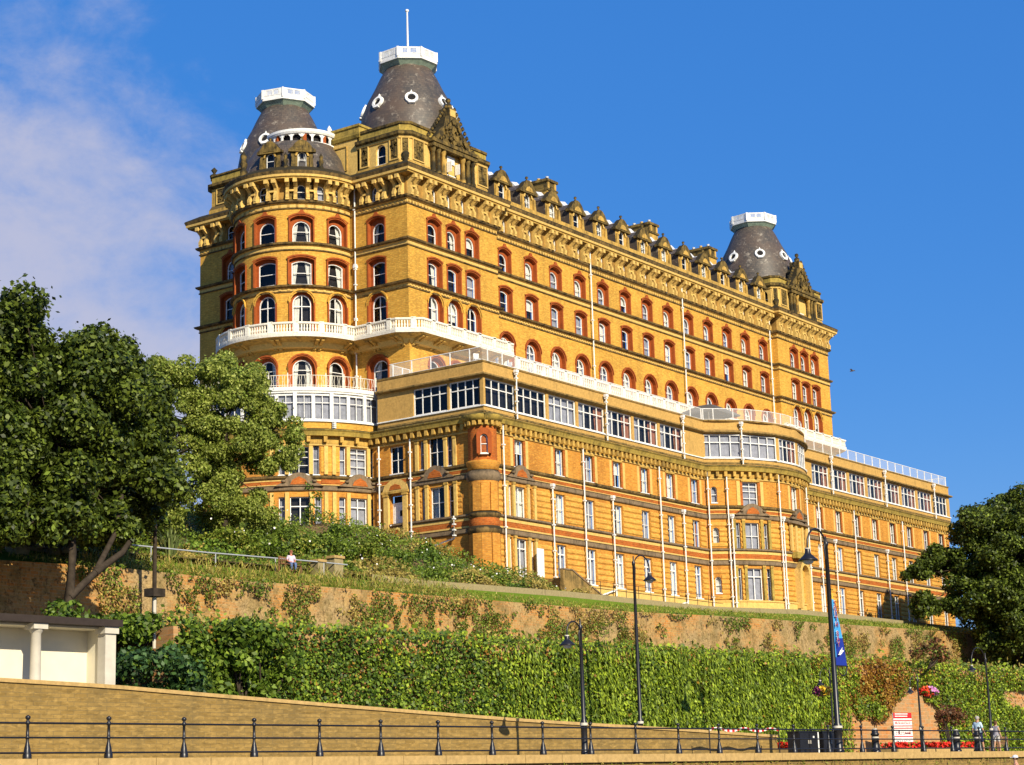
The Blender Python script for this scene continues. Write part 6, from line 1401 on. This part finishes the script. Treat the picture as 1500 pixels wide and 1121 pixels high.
# ------------------------------------------------------------------ camera, sun, sky
f_px,yaw,pitch,roll=2783.276,R_(54.46482705),R_(12.19432306),R_(-1.74182721)
fw=Vector((math.sin(yaw)*math.cos(pitch),math.cos(yaw)*math.cos(pitch),math.sin(pitch))); rt=Vector((math.cos(yaw),-math.sin(yaw),0)); upv=rt.cross(fw)
r2=rt*math.cos(roll)+upv*math.sin(roll); u2_=upv*math.cos(roll)-rt*math.sin(roll)
cam=bpy.data.cameras.new('camera'); co=bpy.data.objects.new('camera',cam); COL.objects.link(co)
co.matrix_world=Matrix(((r2.x,u2_.x,-fw.x,0),(r2.y,u2_.y,-fw.y,0),(r2.z,u2_.z,-fw.z,1.6),(0,0,0,1)))
cam.sensor_width=36; cam.sensor_fit='HORIZONTAL'; cam.lens=36*f_px/1500; cam.clip_end=6000; cam.clip_start=.5
SC.camera=co
to_sun=Vector((-.43*.868,-.903*.868,.496)).normalized()
sun=bpy.data.lights.new('sun','SUN'); sun.energy=5.0; sun.angle=R_(.53); sun.color=(1,.90,.70)
so_=bpy.data.objects.new('sun',sun); COL.objects.link(so_); so_.rotation_euler=to_sun.to_track_quat('Z','Y').to_euler(); so_.location=(0,-40,90)
elev=math.asin(to_sun.z); az=math.atan2(to_sun.x,to_sun.y)
w=bpy.data.worlds.new('World'); SC.world=w; w.use_nodes=True; nt=w.node_tree
bg=nt.nodes['Background']; sky=nt.nodes.new('ShaderNodeTexSky'); sky.sky_type='NISHITA'; sky.sun_disc=False; sky.sun_elevation=elev; sky.sun_rotation=az; sky.air_density=1.0; sky.dust_density=.4; sky.ozone_density=2.2; sky.altitude=0
hs=nt.nodes.new('ShaderNodeHueSaturation'); hs.inputs['Saturation'].default_value=1.45; hs.inputs['Value'].default_value=1.0; nt.links.new(sky.outputs[0],hs.inputs['Color'])
# thin high cloud in the direction beyond the hotel's left end
tc=nt.nodes.new('ShaderNodeTexCoord')
def wn(scale,detail,vec,dist=0.0):
    x=nt.nodes.new('ShaderNodeTexNoise'); x.inputs['Scale'].default_value=scale; x.inputs['Detail'].default_value=detail; x.inputs['Roughness'].default_value=.62; x.inputs['Distortion'].default_value=dist; nt.links.new(vec,x.inputs['Vector']); return x.outputs['Fac']
def wm(op,a,b=0.0,c=None):
    x=nt.nodes.new('ShaderNodeMath'); x.operation=op
    for i,v in enumerate((a,b)): 
        if isinstance(v,(int,float)): x.inputs[i].default_value=v
        else: nt.links.new(v,x.inputs[i])
    return x.outputs[0]
mp=nt.nodes.new('ShaderNodeMapping'); mp.inputs['Scale'].default_value=(1,1,1.5); nt.links.new(tc.outputs['Generated'],mp.inputs['Vector'])
n1=wn(6.0,8,mp.outputs[0],.3); n2=wn(22,7,mp.outputs[0],.3)
cd=(fw-r2*.62*.27*1.9+u2_*.02).normalized()   # centre of the cloud bank
cd=(fw*1+r2*(-.275)+u2_*(.005)).normalized()
dt=nt.nodes.new('ShaderNodeVectorMath'); dt.operation='DOT_PRODUCT'; dt.inputs[1].default_value=tuple(cd); nrm=nt.nodes.new('ShaderNodeVectorMath'); nrm.operation='NORMALIZE'; nt.links.new(tc.outputs['Generated'],nrm.inputs[0]); nt.links.new(nrm.outputs[0],dt.inputs[0])
near=wm('SUBTRACT',1.0,wm('DIVIDE',wm('ARCCOSINE',dt.outputs['Value']),.20))
dens=wm('ADD',wm('MULTIPLY',near,1.25),wm('ADD',wm('MULTIPLY',wm('SUBTRACT',n1,.5),1.9),wm('MULTIPLY',wm('SUBTRACT',n2,.5),.9)))
cr=nt.nodes.new('ShaderNodeMapRange'); cr.interpolation_type='SMOOTHSTEP'; cr.inputs['From Min'].default_value=.0; cr.inputs['From Max'].default_value=.95; cr.inputs['To Max'].default_value=.85; nt.links.new(dens,cr.inputs['Value'])
mxw=nt.nodes.new('ShaderNodeMix'); mxw.data_type='RGBA'; nt.links.new(cr.outputs[0],mxw.inputs[0]); flat=nt.nodes.new('ShaderNodeMix'); flat.data_type='RGBA'; flat.inputs[0].default_value=.67; nt.links.new(hs.outputs[0],flat.inputs[6]); flat.inputs[7].default_value=(.40,1.50,4.8,1)
nt.links.new(flat.outputs[2],mxw.inputs[6]); mxw.inputs[7].default_value=(3.8,3.8,4.75,1)
nt.links.new(mxw.outputs[2],bg.inputs['Color']); bg.inputs['Strength'].default_value=.108
vs_=SC.view_settings; vs_.view_transform='Standard'; vs_.look='None'; vs_.exposure=0.45; vs_.gamma=1; vs_.use_curve_mapping=False
SC.render.engine='CYCLES'; SC.render.resolution_x=1024; SC.render.resolution_y=765
SC.cycles.max_bounces=6; SC.cycles.transparent_max_bounces=12; SC.cycles.diffuse_bounces=3
